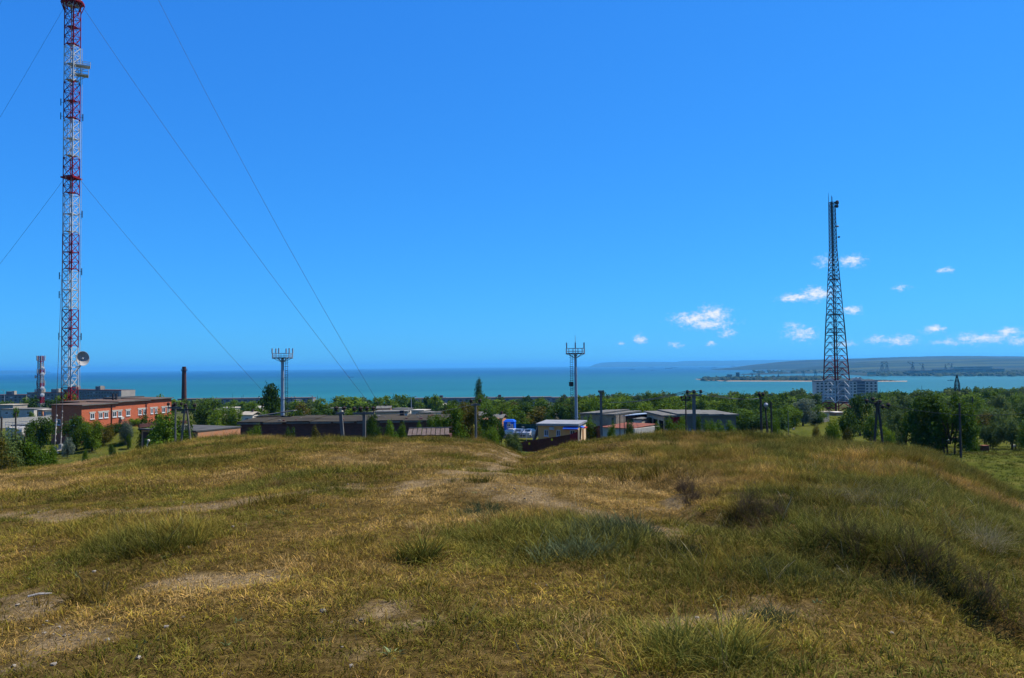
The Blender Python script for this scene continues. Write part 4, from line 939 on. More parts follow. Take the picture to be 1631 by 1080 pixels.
def garages():
    # long row with crumbling roof
    a = at(925, 663, 175); c = at(981, 663, 168); b = Bld('garage_row', 'long row of old garages under a crumbling pale roof beside the mast', 'garage', (a.x, 175), (c.x, 168), 9, EYE - 10.9); b.walls(mat('brown_rubble_wall', (.24, .17, .12), (.34, .27, .2), .8, .95))
    for k in range(6):
        x0, x1 = b.W * k / 6 - .2, b.W * (k + 1) / 6 - .05; dz = (k * 5 % 4) * .09
        b.part('roof_slab', ASBEST, MB().hexa([(x0, -.5, b.H + .002), (x1, -.5, b.H + .002), (x1, b.D + .3, b.H + .3), (x0, b.D + .3, b.H + .3)], [(x0, -.5, b.H + .2 + dz), (x1, -.5, b.H + .25 + dz), (x1, b.D + .3, b.H + .55 + dz), (x0, b.D + .3, b.H + .5 + dz)]))
        if k % 2: b.part('door', C_DARK if k != 3 else C_RUST, b.fb(MB(), 'f', x0 + .7, x1 - .5, 0, b.H - .5, -.02, .03))
    a = at(960, 679, 122); c = at(1011, 679, 118); b = Bld('low_shed', 'low white shed under a rusty red roof behind the brow', 'shed', (a.x, 122), (c.x, 118), 7, EYE - 9.7); b.walls(WHITEP)
    for k in range(7):
        x0, x1 = b.W * k / 7 - .3, b.W * (k + 1) / 7 - .33; b.part('roof_sheet', mat('rusty_red_sheet', (.21, .075, .045), (.15, .06, .045), .8, .9), MB().hexa([(x0, -.4, b.H), (x1, -.4, b.H), (x1, b.D, b.H + .25), (x0, b.D, b.H + .25)], [(x0, -.4, b.H + .08), (x1, -.4, b.H + .08), (x1, b.D, b.H + .33), (x0, b.D, b.H + .33)]))
    a = at(1009, 668, 131); c = at(1021.5, 668, 130.5); b = Bld('metal_garage', 'narrow white metal garage wedged between the sheds', 'garage', (a.x, 131), (c.x, 130.3), 4, EYE - 9.15); b.walls(BLOCKW); b.part('roof', ASBEST, MB().box(-.15, b.W + .15, -.2, b.D + .1, b.H + .002, b.H + .12)); b.part('door', WHITEP, b.fb(MB(), 'f', .15, b.W - .15, .05, b.H - .3, -.02, .03))
    a = at(996, 664, 141); c = at(1031, 662, 139); b = Bld('lean_to_garage', 'dark garage under a pale blue lean-to roof', 'garage', (a.x, 141), (c.x, 139), 6, EYE - 9.3); b.walls(BRICK_D)
    b.part('roof', mat('pale_blue_sheet', (.30, .36, .42), (.24, .28, .33), .6, .6), MB().hexa([(-.4, -.5, b.H + .002), (b.W + .3, -.5, b.H + .5), (b.W + .3, b.D, b.H + .5), (-.4, b.D, b.H + .002)], [(-.4, -.5, b.H + .12), (b.W + .3, -.5, b.H + .62), (b.W + .3, b.D, b.H + .62), (-.4, b.D, b.H + .12)]))
    b.part('door', C_DARK, b.fb(MB(), 'f', 1, b.W - .6, 0, b.H - .4, -.02, .03))
    # block with three dark doors, its long white side wall turned to the right
    c0 = at(1029, 661, 137); c1 = at(1060, 663, 124); b = Bld('garage_block', 'flat-roofed garage block with three dark doors and a whitewashed block side wall', 'garage', (c0.x, 136), (c1.x, 124.5), 11.5, EYE - 8.35); b.walls(mat('tan_block_wall', (.46, .35, .24), (.34, .26, .18), .8, .95))
    b.part('side_wall', mat('mortar_shadow', (.13, .11, .09)), MB().box(b.W - .25, b.W + .05, -.05, b.D + .05, -1, b.H - .02))
    for k in range(5):
        for j in range(6):
            b.part('block', BLOCKW, MB().box(b.W + .052, b.W + .12 + .02 * ((k * 3 + j) % 3), .05 + j * 1.9 + (k % 2) * .2, 1.85 + j * 1.9 + (k % 2) * .2 - .08, .2 + k * .8, .9 + k * .8))
    for k in range(3):
        u0 = b.W * (.06 + .32 * k); d_ = b.part('door', mat('black_door', (.008, .007, .006)), b.fb(MB(), 'f', u0, u0 + b.W * .22, 0, b.H - .75, -.02, .03))
    for k in range(5):
        y0, y1 = -.5 + 2.5 * k, 1.97 + 2.5 * k; dz = (k * 3 % 4) * .07
        b.part('roof_slab', ASBEST, MB().box(-.5, b.W + .4, y0, y1, b.H + .002, b.H + .24 + dz))
    b.part('red_hatch', C_RED, MB().box(b.W + .19, b.W + .25, 1.0, 2.6, b.H - 1.3, b.H - .05))
garages()

def wins_grid(b, face, us, zs, w, h, skip=None, m_=None, name='window'):
    me = None
    for i, z in enumerate(zs):
        for j, u in enumerate(us):
            if skip and skip(i, j): continue
            if me is None:
                me = b.fb(MB(), face, -w / 2, w / 2, 0, h, -.05, .12).mesh('window'); me.materials.append(m_ or GLASS)
            o = bpy.data.objects.new(name, me); COL.objects.link(o); o.parent = b.e
            o.location = (u, 0, z) if face == 'f' else (0, u, z)
def apartment_right():
    a = at(1299, 606, 765); c = at(1396, 603, 760); b = Bld('apartment_block', 'grey nine-storey apartment block standing alone above the trees', 'apartment block', (a.x, 765), (c.x, 758), 13, at(1350, 606.5, 762).z, sink=4)
    b.walls(PLASTER); H, W = b.H, b.W; n = 9; fl = 2.85; zs = [H - 3.2 - fl * k for k in range(n) if H - 3.2 - fl * k > 0]
    us = [W * (k + .5) / 15 for k in range(15)]
    stair = (5, 6, 10, 11)
    wins_grid(b, 'f', [u for j, u in enumerate(us) if j not in stair], zs, 2.0, 1.5)
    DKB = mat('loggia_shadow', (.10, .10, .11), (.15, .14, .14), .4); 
    for (j0, j1) in ((5, 6), (10, 11)):
        for z in zs: 
            u0, u1 = us[j0] - 1.7, us[j1] + 1.7
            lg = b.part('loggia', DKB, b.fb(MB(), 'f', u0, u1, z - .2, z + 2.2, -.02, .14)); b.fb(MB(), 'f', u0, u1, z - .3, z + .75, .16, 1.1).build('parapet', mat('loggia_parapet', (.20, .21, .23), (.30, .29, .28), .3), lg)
    wins_grid(b, 'f', [us[7], us[8]], zs, 2.6, 1.7, m_=mat('pale_loggia', (.36, .35, .34), (.24, .25, .27), .2))
    for k in range(1, 15): b.part('panel_joint', mat('panel_joint', (.16, .16, .16)), b.fb(MB(), 'f', W * k / 15 - .06, W * k / 15 + .06, 0, H, -.02, .025))
    b.part('roof_band', mat('dark_band', (.17, .165, .16)), MB().box(-.1, W + .1, -.12, b.D + .1, H - .9, H + .3))
    for u in (.30, .70): b.part('lift_house', PLASTER, MB().box(W * u - 3.6, W * u + 3.6, 3, 9, H + .3, H + 2.6)); b.part('lift_house', PLASTER, MB().box(W * u - 2.6, W * u - .6, 2.2, 3, H + .3, H + 3.3)); b.part('lift_house', PLASTER, MB().box(W * u + 1.0, W * u + 3, 2.2, 3, H + .3, H + 3.5))
apartment_right()

def apartments_left():
    specs = [(101, 193, 620.5, 690, 640, 'dark nine-storey apartment slab with a sunlit end wall behind the brick building', 'wing'), (43, 99, 625.5, 700, 690, 'dark apartment slab behind the cell tower', ''), (-60, 42, 629.5, 720, 712, 'lower dark apartment slab at the left edge of the town', '')]
    for (x0, x1, y, D0, D1, lab, w) in specs:
        a = at(x0, y, D0); c = at(x1, y, D1); b = Bld('apartment_slab', lab, 'apartment block', (a.x, D0), (c.x, D1), 12, a.z, sink=5)
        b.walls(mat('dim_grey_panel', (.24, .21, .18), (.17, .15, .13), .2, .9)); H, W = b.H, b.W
        zs = [H - 2.9 - 2.8 * k for k in range(6) if H - 2.9 - 2.8 * k > 0]; n = int(W / 4.2); us = [W * (k + .5) / n for k in range(n)]
        wins_grid(b, 'f', us, zs, 2.1, 1.4, skip=lambda i, j: (i * 7 + j * 3) % 11 == 0)
        wins_grid(b, 'f', us, zs, 2.2, 1.0, skip=lambda i, j: (i * 7 + j * 3) % 11 != 0, m_=PLASTER, name='balcony')
        b.part('roof_band', BRICK_D, MB().box(-.1, W + .1, -.1, b.D + .1, H - .4, H + .2))
        for u in (.12, .55) if w else (.25, .7):
            b.part('lift_house', mat('dim_grey_panel', (.17, .17, .175)), MB().box(W * u - 3.5, W * u + 2.5, 3, 8, H + .2, H + 3.0)); b.part('roof_house', CREAM, MB().box(W * u + 2.55, W * u + 5.2, 2.5, 5.5, H + .2, H + 3.4))
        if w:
            b.part('end_wall', mat('sunlit_end_panel', (.42, .36, .28), (.34, .30, .24), .3), MB().box(W - .02, W + .15, .02, b.D - .02, -4, H - .05))  # lighter panel colour paints sunlight onto the end wall
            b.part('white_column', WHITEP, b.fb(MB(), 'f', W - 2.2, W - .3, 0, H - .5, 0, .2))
    # sunlit end wing of the nearer slab
apartments_left()

def long_blocks():
    specs = [(283, 500, 636.0, 860, 'long low apartment row on the shore beyond the chimney'), (655, 878, 635.2, 880, 'long low apartment row on the shore beyond the poplar'), (868, 1062, 633.8, 900, 'long low apartment row partly hidden by the green belt'), (1066, 1298, 632.2, 905, 'long low apartment row behind the right-hand trees')]
    for i, (x0, x1, y, D, lab) in enumerate(specs):
        a = at(x0, y + .0113 * 0, D); c = at(x1, y, D); b = Bld('apartment_row', lab, 'apartment block', (a.x, D), (c.x, D - 4 + 2 * i), 12, a.z, sink=5)
        b.walls(mat('dim_row_panel', (.15, .145, .15), (.21, .20, .2), .12, .9)); H, W = b.H, b.W; n = int(W / 6.5); us = [W * (k + .5) / n for k in range(n)]
        zs = [z for z in (H - 2.9, H - 5.7, H - 8.5) if z > 0][:2]
        wins_grid(b, 'f', us, zs, 3.2, 1.4)
        b.part('roof', mat('brown_flat_roof', (.17, .12, .10), (.12, .09, .08), .1), MB().box(-.4, W + .4, -.5, b.D + .4, H + .002, H + .55))
        rng = random.Random(i + 3)
        for k in range(int(W / 13)):
            u = rng.uniform(1, W - 2)
            if rng.random() < .5: b.part('vent', CREAM, MB().box(u, u + 1.0, 4, 5, H + .55, H + rng.uniform(1.4, 2.0)))
            elif rng.random() < .6: b.part('aerial', C_DARK, MB().tube((u, 5, H + .5), (u, 5, H + rng.uniform(3, 6)), .12, .05, 5))
            else: b.part('white_balcony', WHITEP, b.fb(MB(), 'f', u, u + 5, H - 3.6, H - 2.6, .05, .9))
        if i in (1, 2, 3):
            for u in (W * (.62, .15, .42)[i - 1], W * (.2, .55, .8)[i - 1]): b.part('roof_house', BRICK_D, MB().box(u, u + 3.4, 3, 7, H + .55, H + 3.2))
long_blocks()

HOUSE_MATS = [CREAM, WHITEP, BRICK_O, PLASTER]
def small_houses():
    """single-storey houses and garages that show between the trees"""
    L_ = [  # px0, px1, top, D, roof material, flat?, label
        (597, 648, 655.3, 205, ASBEST, 1, 'long concrete garage row behind the warehouse roof'), (668, 688, 656.3, 200, WHITEP, 1, 'white block garage beside the brown-leaved tree'),
        (600, 622, 647.5, 330, ASBEST, 0, 'small house with a pale roof under the round tree'), (625, 650, 650.5, 290, ASBEST, 1, 'grey garages below the two round trees'), (655, 676, 652.8, 250, WHITEP, 1, 'garage with a bright white flat roof'),
        (682, 702, 643.5, 420, ASBEST, 1, 'square grey house near the poplar'), (706, 722, 642.8, 450, CREAM, 0, 'little pale house with a light gable'), (384, 405, 656.5, 240, CREAM, 0, 'white tent-like roof behind the warehouse'),
        (318, 350, 652.5, 260, ASBEST, 1, 'grey flat garage roofs left of the green trees'), (352, 374, 649, 300, PLASTER, 1, 'pale garage behind the green trees'), (784, 800, 661, 200, ASBEST, 0, 'grey gabled roof above the blue cabin'),
        (800, 815, 655, 230, WHITEP, 0, 'white gabled house behind the blue cabin'), (862, 884, 659.5, 210, ASBEST, 1, 'grey slab roof left of the slim mast'), (858, 880, 646.5, 330, ASBEST, 0, 'grey roof among the dark trees'),
        (466, 474, 636.2, 520, WHITEP, 1, 'white penthouse block just right of the left mast'), (464, 482, 650, 270, CREAM, 0, 'pale wall right of the left mast'), (758, 772, 657, 215, ASBEST, 0, 'grey roof beside the utility pole'),
        (764, 772, 667, 165, BRICK_O, 1, 'orange brick shed wall beside the utility pole'),
        (1281, 1297, 632.5, 330, WHITEP, 1, 'small white house left of the lattice tower'), (1297, 1308, 630.5, 340, BRICK_D, 1, 'dark roofed house at the foot of the lattice tower'), (1275, 1284, 656.5, 235, WHITEP, 1, 'white hut half hidden by the silver tree'),
        (1296, 1305, 655.3, 230, CREAM, 1, 'cream hut with a slab roof in the trees'), (1331, 1344, 656.5, 262, PLASTER, 1, 'pale equipment cabin at the foot of the lattice tower'), (1455, 1467, 634.5, 520, WHITEP, 0, 'small house with a dazzling white roof'),
        (1440, 1452, 637, 560, BRICK_O, 0, 'brown-roofed house left of the white roof'), (1470, 1482, 633, 600, BRICK_O, 0, 'red-roofed house right of the white roof'), (1584, 1604, 641.5, 430, ASBEST, 0, 'grey roofed sheds near the right edge'), (1560, 1574, 640, 470, CREAM, 0, 'pale house below the cross-armed pole'),
        (-8, 26, 644.5, 330, CREAM, 1, 'beige building at the left edge of the picture'), (2, 56, 651.5, 320, WHITEP, 1, 'long whitewashed shed with dark openings'), (59, 70, 652, 315, PLASTER, 1, 'grey cabin at the foot of the red and white cell tower'), (70, 79, 654.5, 314, WHITEP, 1, 'small white and blue cabin beside the cell tower'),
        (405, 420, 647, 330, WHITEP, 0, 'pale hut left of the tall tree'), (520, 545, 650, 300, ASBEST, 1, 'low grey sheds among the bushes'), (1190, 1206, 638, 430, ASBEST, 0, 'grey roof in the green belt')]
    BLU = mat('blue_panel', (.03, .10, .35))
    for i, (x0, x1, y, D, rm, flat, lab) in enumerate(L_):
        rng = random.Random(i); a = at(x0, y, D); c = at(x1, y, D); z = a.z; dp = min(max((c.x - a.x) * .8, 4), 9)
        b = Bld('house' if not flat else 'outbuilding', lab, 'house' if not flat else 'outbuilding', (a.x, D), (c.x, D + rng.uniform(-2.5, .5)), dp, z - (.9 if not flat else .25), sink=3)
        wm = HOUSE_MATS[i % 4] if rm not in (WHITEP, CREAM, BRICK_O) or not flat else rm; b.walls(wm); H, W = b.H, b.W
        if flat: b.part('roof', rm if rm is not WHITEP or 'flat roof' in lab else ASBEST, MB().box(-.25, W + .25, -.35, b.D + .3, H + .002, H + .25))
        else:
            for s_ in (0, 1):
                y0, y1 = (-.4, b.D / 2) if s_ == 0 else (b.D / 2, b.D + .4); h0, h1 = (0, .9) if s_ == 0 else (.9, 0)
                b.part('roof_slope', rm, MB().hexa([(-.3, y0, H + h0 + .002), (W + .3, y0, H + h0 + .002), (W + .3, y1, H + h1 + .002), (-.3, y1, H + h1 + .002)], [(-.3, y0, H + h0 + .13), (W + .3, y0, H + h0 + .13), (W + .3, y1, H + h1 + .13), (-.3, y1, H + h1 + .13)]))
            b.part('chimney', BRICK_D, MB().box(W * .6, W * .6 + .5, b.D * .45, b.D * .55, H + .5, H + 1.7))
        n = max(1, int(W / 3.6))
        for k in range(n):
            u = W * (k + .5) / n
            if H > 2: b.window('f', u - .6, u + .6, H - 2.0, H - .8, bars=1)
        if 'blue' in lab: b.part('door', BLU, b.fb(MB(), 'f', .2, 1.1, 0, H - .3, -.02, .06))
small_houses()

def left_yard():
    # concrete slab wall
    e = empty('slab_wall', (at(40, 668, 250).x, 250, gz(-150, 250))); tag(e, 'grey concrete slab wall along the field on the left', 'wall'); R0 = e.location
    p, q = at(-30, 668.5, 236), at(84, 662, 262)
    for k in range(22):
        u, w = p.lerp(q, k / 22), p.lerp(q, (k + .96) / 22); h = Vector((0, 0, 3.0)); t = Vector((0, .15, 0)); MB().hexa([u - h - R0, w - h - R0, w - h - R0 + t, u - h - R0 + t], [u - R0, w - R0, w - R0 + t, u - R0 + t]).build('slab', C_CONC, e)
    a = at(9, 680, 150); c = at(26, 680, 148)
    b = Bld('box_trailer', 'white box container with a guard rail on top among the bushes', 'container', (a.x, 150), (c.x, 148), 2.6, at(15, 680.5, 150).z, sink=.2); b.walls(WHITEP)
    r = MB()
    for z in (.5, 1.0): 
        for s_, t_ in (((0, 0), (b.W, 0)), ((b.W, 0), (b.W, 2.5)), ((0, 2.5), (b.W, 2.5))): r.bar((s_[0], s_[1], b.H + z), (t_[0], t_[1], b.H + z), .07)
    for u in np.linspace(0, b.W, 4): r.bar((u, 0, b.H), (u, 0, b.H + 1), .07)
    b.part('guard_rail', C_GALV, r)
    for k in range(5): b.part('rib', PLASTER, b.fb(MB(), 'f', b.W * (k + .4) / 5, b.W * (k + .4) / 5 + .1, .1, b.H - .1, 0, .05))
    p = at(33, 687, 149); g = gz(p.x, 149); t = empty('storage_tank', (p.x, 149, g)); tag(t, 'white horizontal storage tank beside the box container', 'tank'); zc = p.z - g
    MB().tube((-1.2, .3, zc), (1.1, -.2, zc), .95, n=18).build('shell', WHITEP, t, False)
    for k in (-.7, 0, .6): MB().tube((k, .1 - k * .2, zc), (k + .1, .08 - k * .2, zc), .99, n=18).build('hoop', mat('blue_grey_paint', (.2, .26, .36)), t)
    for k in (-.8, .7): MB().box(k - .15, k + .15, -.7, .7, -.3, zc - .8).build('cradle', C_CONC, t)
    p = at(34, 678.2, 152); g = empty('tin_canopy', (p.x, 152, gz(p.x, 152))); tag(g, 'dark flat canopy behind the white tank', 'canopy'); zc = p.z - g.location.z
    MB().box(-1.4, 2.2, -1, 1, zc, zc + .25).build('roof', C_DARK, g)
    for sx in (-1.2, 2.0): MB().box(sx - .06, sx + .06, -.1, .1, -.5, zc).build('post', C_DARK, g)
left_yard()
# ------------------------------------------------------------------ poles, lamps, wires, cars, small things
WOOD = mat('tarred_pole_wood', (.075, .06, .05), (.045, .038, .034), 2, .95, stretch=(4, 4, .6))
CPOLE = mat('concrete_pole', (.15, .14, .125), (.10, .095, .088), 1.5, .9, stretch=(2, 2, .5))
INSUL = mat('brown_insulator', (.02, .014, .012), rough=.7, spec=.1)
def insul(mb, p, s=1.0):
    mb.tube(p, p + Vector((0, 0, .28 * s)), .03 * s, n=5); mb.lathe([(.07 * s, .10 * s), (.16 * s, .14 * s), (.10 * s, .22 * s), (.16 * s, .27 * s), (.05 * s, .38 * s)], 8, p)
def pole_at(px, ytop, D, w, label, m_=WOOD, lean=0.0, arm=0.0, armz=.3, ins=3, name='utility_pole', taper=.7, az=0.0, square=False, isz=1.0):
    p = at(px, ytop, D); g = gz(p.x, D); e = empty(name, (p.x - lean, D, g)); tag(e, label, 'utility pole'); h = p.z - g
    if square: MB().bar((0, 0, -.4), (lean, 0, h), w * .95).build('pole', m_, e)
    else: MB().tube((0, 0, -.4), (lean, 0, h), w / 2, w / 2 * taper, 10).build('pole', m_, e)
    if arm:
        d = Vector((math.cos(az), math.sin(az), 0)); c = Vector((lean, -w * .6, h - armz))
        MB().bar(c - d * arm / 2, c + d * arm / 2, .16, .18).build('crossarm', m_, e)
        for k in range(ins):
            q = c + d * arm * ((k / (ins - 1) - .5) * .92 if ins > 1 else 0) + Vector((0, 0, .09)); i = MB(); insul(i, q, 1.25 * isz); i.build('insulator', INSUL, e)
    return e
ORD = 'first second third fourth fifth sixth seventh eighth ninth tenth eleventh twelfth thirteenth fourteenth fifteenth sixteenth seventeenth eighteenth nineteenth twentieth twenty-first twenty-second twenty-third twenty-fourth twenty-fifth twenty-sixth twenty-seventh twenty-eighth'.split()
def poles():
    pole_at(279.5, 647, 82, .23, 'pale concrete utility pole beside the A-frame pole', CPOLE, arm=1.5, armz=.15, ins=3)
    # A-frame pole
    p = at(296, 651, 84); g = gz(p.x, 84); e = empty('utility_pole', (p.x, 84, g)); tag(e, 'grey wooden A-frame pole in front of the bright green bush', 'utility pole'); h = p.z - g
    for s_, dx in ((-1, -.85), (1, .95)): MB().tube((dx, 0, -.3), (.05 * s_, .1 * s_, h + .15), .14, .10, 8).build('leg', mat('grey_pole_wood', (.16, .14, .115), (.10, .09, .08), 2, .95, stretch=(4, 4, .6)), e)
    MB().bar((-1.5, -.1, h - .1), (1.1, -.1, h - .1), .16).build('crossarm', WOOD, e)
    for k in (-1.3, 0, 1.0): i = MB(); insul(i, Vector((k, -.1, h)), 1.5); i.build('insulator', INSUL, e)
    pole_at(542.5, 656, 62, .26, 'leaning square concrete pole topped by a bracket before the warehouse', CPOLE, lean=-.55, arm=.65, armz=.1, ins=2, square=True)
    pole_at(580, 656, 64, .25, 'upright concrete pole with a wide crossarm before the warehouse', CPOLE, arm=1.7, armz=.12, ins=4, square=True)
    pole_at(757.5, 642, 75, .24, 'lone grey pole right of the brown-leaved tree', CPOLE, arm=.9, armz=.15, ins=2, taper=.9)
    pole_at(957, 622.5, 68, .20, 'tall bare concrete pole right of the orange kiosk', CPOLE, arm=.5, armz=.05, ins=0, square=True)
    pole_at(987, 660, 100, .16, 'thin dark post in front of the rusty roofed shed')
    pole_at(994, 661, 112, .15, 'thin dark post behind the rusty roofed shed')
    pole_at(1092, 633.5, 86, .19, 'thin dark pole just left of the heavy three-insulator pole', WOOD, arm=1.0, armz=.25, ins=3, isz=.8)
    e = pole_at(1105, 628, 78, .30, 'heavy concrete pole with three large insulators on its crossarm', CPOLE, arm=1.45, armz=.1, ins=3, isz=.95, square=True)
    pole_at(1211.5, 629, 76, .30, 'thick dark wooden pole on the brow left of the small bright bush', WOOD, arm=.4, armz=.3, ins=2)
    pole_at(1218, 640, 76.5, .22, 'leaning dark strut pole beside the thick wooden pole', WOOD, lean=-.5)
    pole_at(1228, 640, 79, .24, 'dark wooden pole standing in the small bright bush', WOOD)
    p = at(1220, 645, 76.2); l = empty('street_lamp', (p.x, 76.2, gz(p.x, 76.2))); tag(l, 'dark lamp head on an arm between the wooden poles', 'street lamp'); h = p.z - l.location.z
    MB().tube((0, 0, -.3), (0, 0, h), .05, .04, 6).build('post', C_DARK, l); MB().lathe([(.05, h - .25), (.2, h - .1), (.22, h + .05), (.1, h + .2)], 10).build('lamp_head', C_GALV, l)
    # A-frame on the right with many insulators
    p = at(1398, 640, 82); g = gz(p.x, 82); e = empty('utility_pole', (p.x, 82, g)); tag(e, 'dark wooden A-frame pole bristling with insulators left of the big tree', 'utility pole'); h = p.z - g
    for s_, dx in ((-1, -.75), (1, .65)): MB().tube((dx, 0, -.3), (.06 * s_, .1 * s_, h + .1), .16, .11, 8).build('leg', WOOD, e)
    MB().bar((-1.3, -.2, h + .15), (1.35, .4, h - .75), .14).build('crossarm', WOOD, e)
    for k, f in enumerate((0.02, .3, .42, .6, .72, .98)):
        i = MB(); insul(i, Vector((-1.3, -.2, h + .15)).lerp(Vector((1.35, .4, h - .75)), f) + Vector((0, 0, .05 if k % 2 else -.35)), 1.5); i.build('insulator', INSUL, e)
    pole_at(1528, 642, 92, .26, 'bare dark pole in front of the big tree on the right', WOOD, taper=.85)
    pole_at(1549, 632, 190, .35, 'grey pole in the bushes right of the big tree', WOOD); pole_at(1255, 655, 96, .13, 'thin pale post by the green mound', CPOLE)
    pole_at(25, 657, 95, .24, 'dark leaning pole in front of the white container', WOOD, lean=-.1); pole_at(2.5, 664, 90, .28, 'dark thick pole at the left edge', WOOD); pole_at(40, 688, 96, .16, 'short dark post among the left bushes', WOOD)
    for k, (x, y, D) in enumerate(((1555, 628, 330), (1565, 624, 340), (1576, 627, 335))): pole_at(x, y, D, .4, ('dark substation post', 'dark cross-armed substation post', 'dark outer substation post')[k] + ' above the right-hand trees', WOOD, arm=(0, 4.5, 0)[k], armz=2.0, ins=3)
    # row of short posts and lamps in the distant town, all too alike to tell apart
    far = [(498, 630, 420), (505.5, 630, 420), (527, 634, 600), (614, 632, 480), (627, 627, 430), (640, 634, 420), (655, 633, 300), (690, 633, 620), (722, 634, 640), (781, 631, 700), (797, 633, 700), (819, 632, 720), (942, 629, 640), (946, 630, 650), (1249, 626, 560), (1277, 627, 600),
           (1388, 621, 470), (1402, 620.5, 480), (1412, 622.5, 480), (1484, 620, 560), (1541, 633, 300), (1160, 630, 700), (385, 631, 640), (421, 632, 700), (7, 622, 520), (74, 636, 380), (56, 640, 400)]
    for i, (x, y, D) in enumerate(far):
        p = at(x, y, D); g = gz(p.x, D); e = empty('lamp_post', (p.x, D, g)); tag(e, '%s lamp post from the left among those rising above the distant roofs' % ORD[sorted(q[0] for q in far).index(x)], 'lamp post', 'lamp posts of the distant town'); h = p.z - g
        MB().tube((0, 0, -.3), (0, 0, h), .16, .11, 6).build('post', WOOD if i % 3 else C_GALV, e)
        if i % 2 == 0: MB().bar((0, 0, h), (1.6 * (1 if i % 4 else -1), 0, h + .3), .14).build('arm', C_GALV, e); MB().box(1.3 if i % 4 else -2.1, 2.1 if i % 4 else -1.3, -.2, .2, h + .2, h + .45).build('lamp_head', WHITEP, e)
    # cross-shaped mast and small lattice pylon on the right
    p = at(1468, 613.5, 520); g = gz(p.x, 520); e = empty('radio_mast', (p.x, 520, g)); tag(e, 'dark mast with short cross arms over the white roof', 'mast'); h = p.z - g
    MB().tube((0, 0, 0), (0, 0, h * .62), .35, .3, 8).tube((0, 0, h * .62), (0, 0, h), .2, .06, 6).build('pole', C_DARK, e)
    for z in (.50, .58): MB().bar((-2.4, 0, h * z), (2.4, 0, h * z), .3).build('cross_arm', C_DARK, e)
    D = 300; p = at(1524, 598, D); g = gz(p.x, D); e = empty('power_pylon', (p.x, D, g)); tag(e, 'small dark lattice pylon behind the big tree', 'pylon'); h = p.z - g; z1 = h - 13 * D / F0
    lattice(MB(), ring(Vector((0, 0, 0)), 1.35, 4, .6), ring(Vector((0, 0, z1)), .95, 4, .6), 7, .17, .11, 'X').build('lattice_body', C_DARK, e)
    lattice(MB(), ring(Vector((0, 0, z1)), .95, 4, .6), ring(Vector((0, 0, h)), .18, 4, .6), 2, .15, .1, 'X').build('lattice_peak', C_DARK, e); MB().bar((-.2, 0, z1 - 2.5), (1.9, 0, z1 - 3.0), .14).build('arm', C_DARK, e)
    # overhead lines
    def line(name, a, b, s_, lab, r=.02):
        o = MB().line(sag(a, b, s_, 16), r).build(name, C_WIRE); tag(o, lab, 'overhead line', 'overhead lines between the poles')
    P = at(1105, 626, 78)
    for k, dx in enumerate((-.6, 0, .6)):
        q = at(945 + 3 * k, 633.5, 330); line('overhead_line', P + Vector((dx, -.15, .25)), q, 1.6, '%s of the three lines from the heavy pole down to the green belt' % ('left', 'middle', 'right')[k], .03)
        q = at(1212, 634, 110); line('overhead_line', P + Vector((dx, -.15, .25)), q + Vector((dx * .5, 0, 0)), .45, '%s of the three lines running right from the heavy pole' % ('near', 'middle', 'far')[k], .02)
    line('overhead_line', at(1398, 640, 82), at(1660, 655, 70), .8, 'overhead line leaving the A-frame pole to the right', .018)
    line('overhead_line', at(580, 655, 64), at(757, 643, 75), .5, 'overhead line between the crossarm pole and the lone grey pole', .015)
poles()

def car(px, py, D, rz, col, label):
    p = at(px, py, D); e = empty('parked_car', (p.x, D, p.z - .0), rz); tag(e, label, 'car', 'cars parked in the yard behind the kiosk')
    m_ = mat('car_paint_' + col[0], col[1], rough=.3, spec=.5); L2, Wd = 2.1, .84
    prof = [(-L2, .35), (-L2, .75), (-L2 + .15, .92), (-1.25, .98), (-.75, 1.42), (.75, 1.45), (1.35, .98), (L2 - .1, .88), (L2, .7), (L2, .35)]
    m = MB(); n = len(prof)
    for y, k in ((-Wd, 1.0), (Wd, 1.0)):
        for (x, z) in prof: m.v.append((x, y * (1 if z < 1.05 else .84), z))
    m.f.append(tuple(range(n))[::-1]); m.f.append(tuple(range(n, 2 * n)))
    for i in range(n): j = (i + 1) % n; m.f.append((i, j, n + j, n + i))
    m.build('body', m_, e)
    for s_ in (-1, 1):
        y = s_ * Wd * .90
        MB().hexa([(-1.05, y - .1 * s_, 1.02), (1.15, y - .1 * s_, 1.02), (1.15, y + .06 * s_, 1.02), (-1.05, y + .06 * s_, 1.02)], [(-.68, y - .16 * s_, 1.38), (.68, y - .16 * s_, 1.38), (.68, y - .03 * s_, 1.38), (-.68, y - .03 * s_, 1.38)]).build('side_window', GLASS, e)
        for x in (-1.3, 1.3):
            w = MB().tube((x, s_ * (Wd - .2), .32), (x, s_ * (Wd + .02), .32), .32, n=14).build('wheel', mat('tyre', (.02, .02, .02)), e); MB().tube((x, s_ * (Wd + .021), .32), (x, s_ * (Wd + .035), .32), .18, n=10).build('rim', C_GALV, w)
        MB().box(2.09, 2.13, s_ * .6 - .15, s_ * .6 + .15, .62, .78).build('headlight', WHITEP, e)
    MB().hexa([(1.34, -.62, 1.0), (1.37, -.62, 1.0), (1.37, .62, 1.0), (1.34, .62, 1.0)], [(.80, -.58, 1.40), (.84, -.58, 1.40), (.84, .58, 1.40), (.80, .58, 1.40)]).build('windscreen', GLASS, e)
    MB().hexa([(-1.27, -.62, 1.0), (-1.24, -.62, 1.0), (-1.24, .62, 1.0), (-1.27, .62, 1.0)], [(-.82, -.58, 1.39), (-.78, -.58, 1.39), (-.78, .58, 1.39), (-.82, .58, 1.39)]).build('rear_window', GLASS, e)
car(828, 694.3, 160, -1.9, ('blue_grey', (.16, .19, .26)), 'grey-blue car parked nearest the blue cabin')
